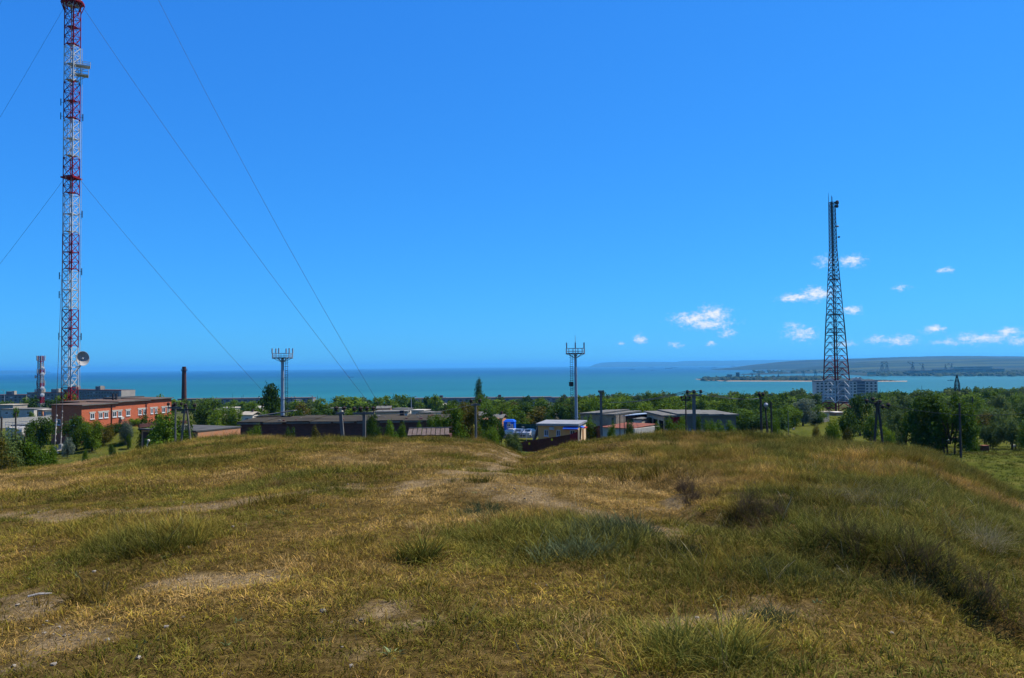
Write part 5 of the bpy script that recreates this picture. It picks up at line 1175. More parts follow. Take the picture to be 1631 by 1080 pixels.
car(844, 694.5, 158, -2.0, ('silver', (.42, .42, .43)), 'silver car parked nearest the kiosk')
car(815, 694.0, 164, -.5, ('white', (.55, .55, .55)), 'white car parked behind the grey-blue one')
def small_things():
    a = at(852, 692, 166); e = empty('low_wall', (at(830, 692, 166).x, 166, at(830, 694, 166).z)); tag(e, 'low whitewashed wall behind the parked cars', 'wall')
    for k in range(6): MB().box(-4 + k * 1.25, -4 + k * 1.25 + 1.2, 0, .25, -1.0, .95).build('slab', WHITEP, e)
    # yard lamp
    p = at(834, 680.5, 150); g = gz(p.x, 150); e = empty('street_lamp', (p.x, 150, g)); tag(e, 'white yard lamp on a bent pole before the parked cars', 'street lamp'); h = p.z - g
    MB().tube((.5, 0, -.2), (.5, 0, h - .8), .05, n=6).bar((.5, 0, h - .8), (.05, 0, h), .08).build('post', C_GALV, e); MB().box(-.35, .1, -.1, .1, h - .05, h + .12).build('lamp_head', WHITEP, e)
    p = at(236, 703, 84); g = gz(p.x, 84); e = empty('street_lamp', (p.x, 84, g)); tag(e, 'short white bent lamp by the dark gable on the left', 'street lamp'); h = p.z - g
    MB().tube((-.2, 0, -.2), (-.15, 0, h - .5), .05, n=6).bar((-.15, 0, h - .5), (.05, 0, h), .08).build('post', WHITEP, e); MB().lathe([(.05, h - .05), (.16, h + .02), (.14, h + .16), (.04, h + .22)], 8, (.05, 0, 0)).build('lamp_head', WHITEP, e)
    # rusty iron boxes and slabs on the meadow to the right
    def chest(px, py, w, h, d, rz, m_, lab, legs=True):
        q = pix2ground(px, py); e = empty('iron_box', (q[0], q[1], gz(*q)), rz); tag(e, lab, 'box')
        MB().box(-w / 2, w / 2, -d / 2, d / 2, .12 if legs else -.1, h).build('body', m_, e); MB().box(-w / 2 - .05, w / 2 + .05, -d / 2 - .05, d / 2 + .05, h + .002, h + .07).build('lid', mat('rusty_red_sheet', (.21, .075, .045)) if legs else m_, e)
        if legs:
            for sx in (-1, 1):
                for sy in (-1, 1): MB().box(sx * w * .42 - .05, sx * w * .42 + .05, sy * d * .4 - .05, sy * d * .4 + .05, -.1, .12).build('leg', C_RUST, e)
    chest(1568, 719, 1.0, .8, .65, .25, C_RUST, 'rusty red iron box standing alone on the meadow'); chest(1524, 705, .7, .8, .7, .1, C_RUST, 'dark rusty barrel-like box at the foot of the big tree'); chest(1614, 712.5, .5, .3, .4, 0, C_CONC, 'small grey concrete block on the meadow', False); chest(1513, 702.5, 1.0, .22, .7, 0, C_CONC, 'flat pale slab beside the dark rusty box', False); chest(1490, 712.5, .14, .08, .1, .4, WHITEP, 'small white stone at the edge of the tall grass', False); chest(1264, 684.5, .5, .3, .35, .3, WHITEP, 'small white stone on the green slope', False)
    # sandy track on the left field
    xs = [at(x, 700, 150).x for x in (60, 100, 140, 175)]
    m = MB(); prev = None
    for x, y in zip((-97, -90, -83, -76, -70), (137, 134.5, 133.5, 135, 139)):
        c = (x, y); cur = [(x, y - 1.1, gz(x, y - 1.1) + .06), (x, y + 1.1, gz(x, y + 1.1) + .06)]
        if prev: m.poly([prev[0], cur[0], cur[1], prev[1]])
        prev = cur
    tag(m.build('path', mat('pale_track', (.36, .31, .24), (.28, .24, .18), .8)), 'pale sandy track below the brick building', kind='structure')
    # dry stick and pale stones in the near grass
    q = pix2ground(62, 955); g = gz(*q); e = MB(); e.tube(Vector((q[0] - .085, q[1] - .03, g + .035)), Vector((q[0], q[1], g + .05)), .012, .011, 6).tube(Vector((q[0], q[1], g + .05)), Vector((q[0] + .10, q[1] + .035, g + .045)), .011, .006, 6)
    tag(e.build('stick', mat('bleached_stick', (.42, .39, .34), (.3, .27, .23), 12)), 'bleached dry stick lying in the grass at the left', 'stick')
    rng = random.Random(8); st = mat('pale_stone', (.26, .225, .175), (.18, .155, .12), 6)
    pts = [(22, 1062, .018), (95, 1000, .016), (75, 990, .014), (220, 1050, .02), (172, 1020, .02), (85, 1060, .022), (515, 975, .03), (300, 875, .03), (265, 1000, .02), (28, 965, .022), (70, 1010, .018), (85, 1012, .012), (560, 1062, .018), (150, 912, .02), (1420, 1010, .02), (1110, 985, .02)]
    for i, (x, y, r) in enumerate(pts):
        q = pix2ground(x, y); bm = bmesh.new(); bmesh.ops.create_icosphere(bm, subdivisions=1, radius=r)
        for v in bm.verts: v.co *= rng.uniform(.7, 1.3); v.co.z *= .6
        me = bpy.data.meshes.new('pale_stone'); bm.to_mesh(me); bm.free(); me.materials.append(st); o = bpy.data.objects.new('pale_stone', me); COL.objects.link(o); o.location = (q[0], q[1], gz(*q) + r * .3); tag(o, 'small pale stone in the near grass, %s from the left' % ORD[sorted(t[0] + t[1] / 1e4 for t in pts).index(x + y / 1e4)], 'stone', 'pale stones in the near grass')
small_things()
# ------------------------------------------------------------------ trees and bushes
def leaf_mat(name, c1, c2, c3, trans=.35):
    s = NT(name); oi = s.n('ShaderNodeObjectInfo'); g = s.n('ShaderNodeNewGeometry')
    tc = s.n('ShaderNodeTexCoord').outputs['Object']
    n = s.noise(5.0, 3, tc); f = s.math('ADD', s.math('MULTIPLY', n, .75), s.math('MULTIPLY', oi.outputs['Random'], .35))
    c = s.ramp(f, [(.30, c1), (.52, c2), (.78, c3)])
    s.set(s.p.inputs['Base Color'], c); s.p.inputs['Roughness'].default_value = .7; s.p.inputs['Specular IOR Level'].default_value = .04
    tr = s.n('ShaderNodeBsdfTranslucent'); s.L.new(c, tr.inputs['Color']); mx = s.n('ShaderNodeMixShader'); mx.inputs[0].default_value = trans
    s.L.new(s.p.outputs[0], mx.inputs[1]); s.L.new(tr.outputs[0], mx.inputs[2]); s.L.new(mx.outputs[0], s.out.inputs['Surface']); return s.m
LEAF = {'green': leaf_mat('green_leaves', (.035, .07, .005), (.075, .125, .009), (.125, .18, .014)), 'bright': leaf_mat('bright_leaves', (.05, .095, .007), (.09, .15, .010), (.15, .21, .016)), 'dark': leaf_mat('dark_leaves', (.02, .044, .006), (.036, .07, .008), (.06, .10, .012)),
        'brown': leaf_mat('bronze_leaves', (.045, .05, .007), (.08, .07, .010), (.13, .10, .016)), 'silver': leaf_mat('silver_leaves', (.075, .10, .06), (.12, .15, .095), (.18, .21, .14)), 'sage': leaf_mat('sage_leaves', (.042, .07, .016), (.072, .105, .024), (.11, .145, .038))}
BARK = mat('tree_bark', (.07, .05, .035), (.04, .03, .022), 6, .95)
FIT = {}
def leaves_mesh(name, seed, lobes, n, leaf, flat=1.0):
    """many small leaf faces spread through clumps; unit tree: height 1, width 1"""
    R = np.random.RandomState(seed); lob = np.array(lobes)                       # x y z r
    w = lob[:, 3] ** 2; idx = R.choice(len(lob), n, p=w / w.sum())
    d = R.randn(n, 3); d /= np.linalg.norm(d, axis=1)[:, None]; rad = (R.rand(n) ** .35) * (1 + .18 * R.randn(n))
    P = lob[idx, :3] + d * (lob[idx, 3] * rad)[:, None]
    P[:, 2] = np.maximum(P[:, 2], .03 + .05 * R.rand(n))
    w_ = np.percentile(np.hypot(P[:, 0], P[:, 1]), 96) * 2; t_ = np.percentile(P[:, 2], 99)
    FIT[name + str(seed)] = (1 / w_, 1 / t_); P = P * np.array([1 / w_, 1 / w_, 1 / t_])
    nrm = d + R.randn(n, 3) * .7; nrm[:, 2] += .35; nrm /= np.linalg.norm(nrm, axis=1)[:, None]
    t = np.cross(nrm, R.randn(n, 3)); t /= np.linalg.norm(t, axis=1)[:, None]; b = np.cross(nrm, t)
    s = leaf * (.55 + .9 * R.rand(n)); 
    q = np.stack([P - t * s[:, None], P - b * (s * .55)[:, None] + t * (s * .1)[:, None], P + t * s[:, None], P + b * (s * .55)[:, None]], 1).reshape(-1, 3)
    me = bpy.data.meshes.new(name); me.vertices.add(4 * n); me.vertices.foreach_set('co', q.ravel().astype(np.float32))
    me.loops.add(4 * n); me.loops.foreach_set('vertex_index', np.arange(4 * n, dtype=np.int32)); me.polygons.add(n)
    me.polygons.foreach_set('loop_start', (np.arange(n) * 4).astype(np.int32)); me.polygons.foreach_set('loop_total', np.full(n, 4, np.int32)); me.update(calc_edges=True)
    return me
def trunk_mesh(seed, h0, lobes, multi=1):
    R = random.Random(seed); m = MB()
    for k in range(multi):
        bx, by = (R.uniform(-.12, .12), R.uniform(-.12, .12)) if multi > 1 else (0, 0)
        top = Vector((bx * 1.8 + R.uniform(-.04, .04), by * 1.8, h0 + .25)); m.tube((bx, by, -.06), (bx * 1.3, by * 1.3, h0), .032 / math.sqrt(multi), .024 / math.sqrt(multi), 7); m.tube((bx * 1.3, by * 1.3, h0), top, .024 / math.sqrt(multi), .012, 6)
    for l in lobes[:9]:
        c = Vector(l[:3]); z = min(h0 + .1 * R.random(), c.z); m.tube((0, 0, z), c, .013, .004, 5)
    return m.mesh('trunk')
def lobes_for(kind, seed):
    R = np.random.RandomState(seed); L = []
    if kind == 'round':
        for i in range(15):
            t = R.rand() * 6.283; r = .30 * math.sqrt(R.rand()); z = .20 + .64 * R.rand(); r *= 1.15 - abs(z - .5) * 1.0; L.append((r * math.cos(t), r * math.sin(t), z, .11 + .09 * R.rand()))
        L.append((0, 0, .5, .27)); L.append((.1, .05, .3, .2))
    elif kind == 'tall':
        for i in range(18):
            z = .2 + .72 * i / 17; w = .36 * math.sin(math.pi * min(1, (z - .02) * .86 + .08)) + .03; t = R.rand() * 6.283; r = w * .7 * math.sqrt(R.rand()); L.append((r * math.cos(t), r * math.sin(t), z, .09 + w * .28))
    elif kind == 'poplar':
        for i in range(16):
            z = .12 + .84 * i / 15; w = .5 * (1 - ((z - .38) / .64) ** 2) if z > .38 else .5 * (.55 + .45 * z / .38); t = R.rand() * 6.283; L.append((.10 * w * math.cos(t), .10 * w * math.sin(t), z, .05 + .24 * w + .02 * R.rand()))
    elif kind == 'bush':
        for i in range(16):
            t = R.rand() * 6.283; r = .36 * math.sqrt(R.rand()); z = .14 + .62 * R.rand() * (1 - r); L.append((r * math.cos(t), r * math.sin(t), z, .13 + .1 * R.rand()))
    elif kind == 'wide':
        for i in range(22):
            t = R.rand() * 6.283; r = .38 * math.sqrt(R.rand()); z = .12 + .70 * R.rand() * (1.12 - r); L.append((r * math.cos(t), r * math.sin(t), z, .10 + .09 * R.rand()))
    return L
TREE_MESH = {}
def tree_proto(kind, lod, v):
    key = (kind, lod, v)
    if key not in TREE_MESH:
        L = lobes_for(kind, 100 * v + len(kind)); n, leaf = {'near': (6000, .026), 'mid': (2800, .036), 'far': (1000, .058)}[lod]
        if kind == 'poplar': n, leaf = 4000, .03
        tr = trunk_mesh(v, .12 if kind in ('bush', 'wide') else (.1 if kind == 'poplar' else .28), L, 3 if kind in ('bush', 'wide') else 1); tr.materials.append(BARK)
        cm = leaves_mesh('crown', 7 * v + len(kind), L, n, leaf); a_, b_ = FIT['crown' + str(7 * v + len(kind))]
        tr.transform(Matrix.Diagonal((a_, a_, b_, 1))); TREE_MESH[key] = (cm, tr, {})
    return TREE_MESH[key]
_tn = [0]
def tree(px, ytop, wpx, D, kind, col, label, group=None, base=None, name=None, cat=None):
    _tn[0] += 1; v = _tn[0] % 4; lod = 'near' if D < 135 else ('mid' if D < 260 else 'far')
    me, tr, cache = tree_proto(kind, lod, v); p = at(px, ytop, D); g = gz(p.x, D) if base is None else base; h = max(p.z - g, .6); w = wpx * D / F0
    nm = name or ('bush' if kind in ('bush', 'wide') and h < 4.2 else 'tree'); e = empty(nm, (p.x, D, g), random.Random(_tn[0]).uniform(0, 6.28)); tag(e, label, cat or nm, group)
    if col not in cache: c = me.copy(); c.materials.clear(); c.materials.append(LEAF[col]); cache[col] = c
    hs = h; ws = w * 1.05
    for n_, m_ in (('trunk', tr), ('crown', cache[col])):
        o = bpy.data.objects.new(n_, m_); COL.objects.link(o); o.parent = e; o.scale = (ws, ws, hs)
    return e
def plant_trees():
    T = [  # px, top, width, D, kind, colour, label
        (14, 690, 62, 70, 'bush', 'sage', 'greyish loose bush at the left edge of the hill'), (52, 703, 60, 72, 'bush', 'green', 'green bush beside the greyish one on the left slope'), (-8, 700, 50, 66, 'bush', 'brown', 'thin brownish bush cut by the left edge'), (78, 712, 26, 78, 'bush', 'green', 'low bush left of the white anchor block'),
        (64, 667, 42, 140, 'round', 'dark', 'dark tree before the dark gable, left of the guy wires'), (47, 678, 24, 128, 'bush', 'dark', 'dark bush right of the white tank'), (122, 664, 42, 128, 'round', 'dark', 'dark round tree against the brick corner'), (147, 672, 34, 126, 'round', 'green', 'green tree under the first brick windows'),
        (163, 677, 34, 130, 'bush', 'brown', 'brownish shrub below the brick facade'), (182, 675, 36, 134, 'bush', 'dark', 'dark shrub left of the silver bush'), (201, 671, 22, 130, 'bush', 'silver', 'pale silver bush on the green bank'), (214, 667, 24, 140, 'bush', 'bright', 'bright shrub climbing the brick wall'), (109, 698, 18, 118, 'bush', 'silver', 'small grey bush by the sandy track'),
        (179, 709, 11, 112, 'bush', 'dark', 'small dark shrub alone on the green field'), (136, 718, 10, 92, 'bush', 'green', 'tiny shrub at the foot of the slope'), (205, 692, 9, 128, 'bush', 'dark', 'tiny dark shrub on the green bank'),
        (104, 628, 36, 215, 'round', 'bright', 'yellow-green treetop between the mast and the brick roof'), (34, 635, 19, 380, 'round', 'bright', 'yellow-green tree before the dark apartment slab'), (47, 646, 14, 360, 'round', 'green', 'green tree right of the yellow-green one'), (26, 650, 12, 300, 'bush', 'green', 'shrub at the beige building'), (75, 646, 9, 330, 'bush', 'sage', 'sage shrub beside the cell tower'), (51, 656, 10, 290, 'bush', 'green', 'round shrub at the end of the whitewashed shed'),
        (262, 661, 62, 92, 'wide', 'bright', 'bright green bush hiding the dark gable'), (236, 664, 30, 112, 'bush', 'dark', 'dark bush at the top of the green bank'), (292, 668, 30, 96, 'bush', 'green', 'green bush behind the A-frame pole'), (254, 658, 24, 118, 'bush', 'green', 'green bush below the far brick windows'),
        (333, 639, 46, 205, 'round', 'dark', 'dark broad tree beyond the small brick building'), (360, 648, 34, 195, 'round', 'green', 'green tree right of the dark broad one'), (316, 646, 22, 230, 'round', 'green', 'green tree just right of the chimney foot'), (300, 637, 18, 380, 'round', 'green', 'tree at the foot of the chimney'), (345, 656, 30, 172, 'bush', 'green', 'low green shrubs before the dark broad tree'), (375, 653, 22, 190, 'bush', 'green', 'shrub left of the sagging roof'),
        (431, 614, 40, 196, 'tall', 'dark', 'tall dense dark tree left of the left cell mast'), (410, 640, 22, 250, 'round', 'bright', 'yellow-green tree left of the tall dark one'), (398, 645, 18, 260, 'round', 'green', 'green tree left of the yellow-green one'), (445, 650, 18, 192, 'bush', 'green', 'shrub at the mast foot'),
        (472, 640, 26, 260, 'round', 'green', 'tree just right of the left cell mast'), (490, 643, 34, 235, 'round', 'brown', 'bronze-green tree in the middle thicket'), (513, 644, 30, 245, 'round', 'green', 'green tree in the middle thicket'), (530, 648, 24, 250, 'bush', 'sage', 'sage shrub in the middle thicket'), (470, 655, 26, 200, 'bush', 'green', 'shrub behind the warehouse roof'), (500, 654, 36, 205, 'bush', 'dark', 'dark shrub behind the warehouse roof'),
        (555, 632, 46, 330, 'round', 'bright', 'large yellow-green tree before the sea'), (577, 641, 30, 320, 'round', 'green', 'green tree right of the large yellow-green one'), (534, 641, 22, 340, 'round', 'green', 'green tree left of the large yellow-green one'), (587, 638, 12, 350, 'round', 'dark', 'dark little tree before the sea'),
        (614, 631, 26, 400, 'round', 'green', 'round green tree, left of a pair'), (640, 629, 27, 410, 'round', 'bright', 'round yellow-green tree, right of a pair'), (658, 636, 16, 400, 'tall', 'dark', 'dark pointed tree beside the pair of round trees'), (672, 641, 22, 380, 'round', 'green', 'green tree right of the dark pointed tree'), (687, 636, 18, 520, 'round', 'bright', 'light tree before the long apartment row'),
        (594, 662, 24, 112, 'tall', 'dark', 'dark feathery shrub against the warehouse'), (621, 674, 32, 92, 'bush', 'bright', 'bright green bush before the warehouse'), (671, 675, 16, 100, 'bush', 'bright', 'bright little bush above the sloping shed roof'),
        (718, 648, 50, 104, 'wide', 'green', 'green half of the big thicket left of the lone pole'), (743, 644, 46, 106, 'wide', 'brown', 'bronze half of the big thicket left of the lone pole'), (763, 605, 15, 300, 'poplar', 'dark', 'slim dark poplar standing against the sea'), (765, 628, 13, 296, 'tall', 'bright', 'lighter tree at the foot of the poplar'),
        (778, 652, 36, 138, 'round', 'dark', 'dark tree right of the lone pole'), (783, 681, 24, 118, 'bush', 'bright', 'bright bush at the gap in the hill'), (816, 690, 28, 118, 'bush', 'sage', 'grey-green bush beside the brown fence'), (765, 676, 18, 120, 'bush', 'green', 'bush behind the lone pole'), (797, 672, 14, 150, 'bush', 'dark', 'dark bush by the blue cabin'),
        (790, 637, 30, 330, 'round', 'green', 'green tree right of the poplar'), (812, 641, 30, 320, 'round', 'brown', 'bronze tree behind the blue cabin'), (845, 650, 50, 192, 'round', 'brown', 'bronze-green tree behind the green yard fence'), (828, 656, 34, 188, 'bush', 'green', 'green shrub behind the parked cars'), (862, 638, 22, 300, 'tall', 'green', 'upright green tree behind the kiosk'), (893, 644, 48, 182, 'round', 'dark', 'large dark tree left of the slim mast'), (893, 631, 24, 330, 'round', 'sage', 'sage tree behind the large dark one'), (873, 660, 24, 178, 'bush', 'dark', 'dark shrub behind the kiosk'), (911, 655, 24, 176, 'bush', 'dark', 'dark shrub at the foot of the slim mast'),
        (936, 664, 16, 158, 'bush', 'bright', 'light bush between the mast and the garages'), (945, 672, 26, 150, 'bush', 'green', 'bush behind the slatted fence'), (1068, 668, 34, 104, 'bush', 'green', 'round green bush before the whitewashed block wall'), (1130, 671, 24, 112, 'bush', 'bright', 'bright weeds right of the block wall'), (1155, 672, 30, 114, 'bush', 'bright', 'bright bush left of the green mound'), (1050, 675, 18, 100, 'bush', 'green', 'low bush before the garage doors'),
        (1236, 668, 19, 82, 'bush', 'bright', 'small bright bush at the dark wooden poles'), (1325, 671, 28, 88, 'bush', 'green', 'ragged green bush on the brow below the lattice tower'), (1300, 680, 22, 90, 'bush', 'brown', 'withered brownish shrub on the brow'), (1348, 684, 24, 90, 'bush', 'brown', 'withered shrub right of the ragged green bush'), (1410, 680, 24, 90, 'bush', 'bright', 'bright bush behind the A-frame pole'),
        (1278, 636, 36, 205, 'round', 'silver', 'large silvery tree left of the lattice tower'), (1256, 644, 26, 210, 'round', 'sage', 'sage tree left of the silvery one'), (1302, 645, 28, 225, 'round', 'green', 'green tree between the silvery tree and the tower'), (1320, 638, 22, 300, 'round', 'bright', 'light green tree at the tower'), (1300, 662, 22, 205, 'bush', 'dark', 'dark bush by the cream hut'),
        (1368, 631, 42, 165, 'tall', 'dark', 'dark tree just right of the lattice tower'), (1392, 637, 34, 170, 'round', 'sage', 'sage tree right of the dark one'), (1352, 655, 30, 150, 'bush', 'dark', 'dark shrubs at the tower foot'), (1418, 640, 34, 175, 'round', 'sage', 'grey-green tree left of the big tree'), (1426, 660, 32, 140, 'bush', 'sage', 'grey-green bush left of the big tree'), (1388, 664, 26, 140, 'bush', 'green', 'green bush under the sage tree'),
        (1472, 632, 74, 104, 'wide', 'dark', 'left mass of the big dark tree on the meadow edge'), (1512, 634, 70, 102, 'wide', 'green', 'right mass of the big tree on the meadow edge'), (1442, 656, 46, 112, 'wide', 'sage', 'grey-green skirt left of the big tree'), (1543, 668, 26, 108, 'bush', 'green', 'low bush right of the big tree'),
        (1560, 660, 34, 150, 'round', 'brown', 'bronze-green shrub right of the big tree'), (1585, 652, 44, 160, 'round', 'sage', 'grey-brown tree near the right edge'), (1608, 668, 46, 118, 'bush', 'sage', 'grey-green bush at the right meadow edge'), (1625, 645, 50, 165, 'round', 'dark', 'dark tree cut by the right edge'), (1580, 674, 34, 122, 'bush', 'sage', 'sage bush left of the meadow-edge bush'), (1572, 650, 24, 200, 'bush', 'bright', 'bright yellow-green bush near the right edge'), (1640, 672, 36, 112, 'bush', 'green', 'green bush cut by the right edge'),
        (1578, 620, 7, 560, 'poplar', 'dark', 'dark slim tree in the far right wood'), (1565, 625, 6, 560, 'poplar', 'dark', 'smaller slim tree in the far right wood')]
    T += [(405, 680, 22, 112, 'bush', 'green', 'low bush at the left end of the warehouse wall'), (462, 683, 20, 112, 'bush', 'dark', 'dark low bush under the warehouse eaves'), (505, 681, 18, 113, 'bush', 'brown', 'bronze low bush at the warehouse wall'), (640, 678, 20, 108, 'bush', 'green', 'low bush right of the bright warehouse bush'), (692, 664, 26, 118, 'wide', 'green', 'green shrub at the right end of the warehouse'),
          (1086, 666, 26, 112, 'bush', 'green', 'green bush against the middle of the block wall'), (1108, 664, 24, 114, 'bush', 'dark', 'dark bush against the far end of the block wall'), (975, 676, 18, 112, 'bush', 'green', 'bush before the rusty roofed shed'), (1003, 672, 16, 112, 'bush', 'dark', 'dark bush at the end of the rusty roofed shed'),
          (560, 652, 30, 200, 'round', 'green', 'green tree behind the middle of the warehouse roof'), (580, 654, 22, 190, 'bush', 'dark', 'dark shrub behind the warehouse roof by the crossarm pole'), (420, 655, 26, 180, 'bush', 'green', 'green shrub left of the mast behind the warehouse'), (950, 655, 26, 190, 'round', 'green', 'green tree behind the long garage row'), (1010, 652, 28, 190, 'round', 'dark', 'dark tree behind the lean-to garage'), (1085, 648, 30, 185, 'round', 'green', 'green tree behind the garage block')]
    for t in T: tree(*t)
    R = random.Random(12)
    def belt(n, x0, x1, D0, D1, h0, h1, w0, w1, cols, label, group, kinds=('round', 'round', 'bush', 'tall')):
        for k in range(n):
            px = x0 + (x1 - x0) * (k + R.random()) / n; D = R.uniform(D0, D1); p = at(px, 620, D); g = gz(p.x, D); h = R.uniform(h0, h1)
            yt = hz(px) + (EYE - g - h) / D * F0; tree(px, yt, R.uniform(w0, w1) / D * F0, D, R.choice(kinds), R.choice(cols), label, group)
    belt(46, 925, 1300, 215, 330, 5.0, 7.8, 5, 9, ('green', 'green', 'dark', 'bright'), 'green tree in the dense belt behind the garages', 'trees of the green belt')
    belt(34, 930, 1290, 340, 520, 5.5, 9, 6, 11, ('green', 'green', 'dark', 'sage'), 'distant tree in the upper rows of the green belt', 'far trees of the green belt')
    belt(18, 1130, 1270, 150, 205, 4.0, 5.6, 4, 7, ('green', 'dark', 'green'), 'shrubby tree at the near edge of the green belt beyond the mound', 'near trees of the green belt')
    belt(26, 1395, 1640, 190, 330, 5.0, 7.6, 5, 9, ('green', 'sage', 'sage', 'green'), 'grey-green tree in the wood behind the big tree', 'trees behind the big tree')
    belt(34, 1380, 1640, 380, 620, 5.5, 9, 6, 11, ('sage', 'green', 'dark'), 'distant tree in the wood on the right', 'far trees on the right')
    belt(26, 1535, 1660, 560, 720, 8, 12, 9, 14, ('green', 'sage', 'dark'), 'far treetop of the high wood at the right edge', 'high wood at the right edge', ('round', 'round', 'tall'))
    belt(36, 300, 930, 300, 520, 4.5, 8, 5, 10, ('green', 'dark', 'bright', 'sage'), 'garden tree among the roofs of the middle town', 'garden trees of the middle town')
    belt(40, 260, 940, 540, 840, 5, 9, 6, 12, ('green', 'dark', 'sage'), 'distant garden tree before the shore apartments', 'far garden trees')
    belt(12, 720, 930, 205, 290, 4.5, 7, 5, 9, ('green', 'dark', 'brown'), 'garden tree behind the kiosk yard', 'trees behind the kiosk')
    belt(18, -20, 290, 330, 620, 5, 9, 5, 10, ('green', 'dark', 'bright'), 'town tree on the left below the apartment slabs', 'town trees on the left')
plant_trees()

# single plants that stand out in the near grass
def near_plants():
    def clump(px, py, key, n, spread, sc_, tint, val, name, label, sq=1.0, lean=.15):
        q = pix2ground(px, py); R = np.random.RandomState(int(px)); V = []; Fs = []; A = {'hgt': [], 'tint': [], 'val': []}; k = 0; mt = None
        for i in range(n):
            me = PROTO[key].objects[R.randint(len(PROTO[key].objects))].data; mt = me.materials[0]; co = np.empty(len(me.vertices) * 3, np.float32); me.vertices.foreach_get('co', co); co = co.reshape(-1, 3)
            s_ = sc_ * (.7 + .6 * R.rand()); x = q[0] + R.randn() * spread; y = q[1] + R.randn() * spread * 1.3; M = np.array(Matrix.Rotation(lean + R.randn() * .1, 3, 'Y') @ Matrix.Rotation(R.rand() * 6.28, 3, 'Z'))
            c = (co * np.array([s_, s_, s_ * sq])) @ M.T + np.array([x, y, gz(x, y)]); V.append(c); Fs += [tuple(j + k for j in p.vertices) for p in me.polygons]; k += len(c)
            h = np.empty(len(c), np.float32); me.attributes['hgt'].data.foreach_get('value', h); A['hgt'].append(h); A['tint'].append(np.full(len(c), tint + R.randn() * .1)); A['val'].append(np.full(len(c), val * (.8 + .4 * R.rand())))
        V = np.concatenate(V); o0 = np.array([q[0], q[1], gz(*q)]); me = bpy.data.meshes.new(name); me.from_pydata([tuple(v) for v in V - o0], [], Fs); me.update(); me.materials.append(mt)
        for k_, a_ in A.items(): me.attributes.new(k_, 'FLOAT', 'POINT').data.foreach_set('value', np.clip(np.concatenate(a_), 0, 2).astype(np.float32))
        o = bpy.data.objects.new(name, me); COL.objects.link(o); o.location = o0; tag(o, label, 'plant'); return o
    clump(925, 882, 'worm', 34, .14, 1.2, .95, 1.6, 'leafy_plant', 'pale leafy weed in the shade of the tall tussock'); clump(962, 852, 'worm', 80, .24, 1.2, .35, 1.05, 'wormwood', 'blue-green wormwood clump behind the leafy weed'); clump(780, 818, 'worm', 40, .25, .8, .4, 1.0, 'wormwood', 'low blue-green wormwood at the left end of the tussock')
    clump(1578, 880, 'feather', 9, .10, .72, .2, 1.5, 'feather_grass', 'pale silvery feather-grass tuft near the right edge', lean=-.35); clump(1420, 800, 'feather', 10, .5, .7, .6, .9, 'feather_grass', 'thin pale feather grass on the right slope', lean=-.2); clump(1380, 805, 'feather', 7, .3, .6, .3, 1.0, 'feather_grass', 'bleached grass tuft left of the thin feather grass', lean=-.2)
    clump(1400, 703, 'tall_far', 9, .35, 1.5, .22, .75, 'tussock', 'dark bronze tussock on the brow by the A-frame pole', 1.3); clump(1060, 757, 'tall_far', 16, .7, 1.2, .75, .7, 'tussock', 'dark green tussock with a black shadow right of the path', 1.1); clump(1510, 975, 'worm', 40, .16, 1.0, .1, .5, 'dark_weed', 'dark leafy weed at the edge of the right bank'); clump(1240, 915, 'worm', 30, .2, .7, .6, 1.1, 'wormwood', 'grey-green wormwood below the earth bank'); clump(1230, 985, 'worm', 16, .1, .6, .8, 1.1, 'wormwood', 'small grey wormwood near the bare patch')
    clump(575, 742, 'mid_far', 14, .6, 1.1, .02, 1.35, 'dry_tuft', 'orange dry tuft on the left brow', .8); clump(1090, 880, 'worm', 14, .08, .7, .3, .6, 'dark_weed', 'small dark weed right of the wormwood'); clump(690, 838, 'mid_near', 16, .2, 1.0, .12, 1.35, 'dry_tuft', 'yellow dry tuft left of the tall tussock'); clump(940, 1010, 'mid_near', 30, .2, 1.1, .1, 1.3, 'dry_tuft', 'golden dry tuft in the near grass')
near_plants()
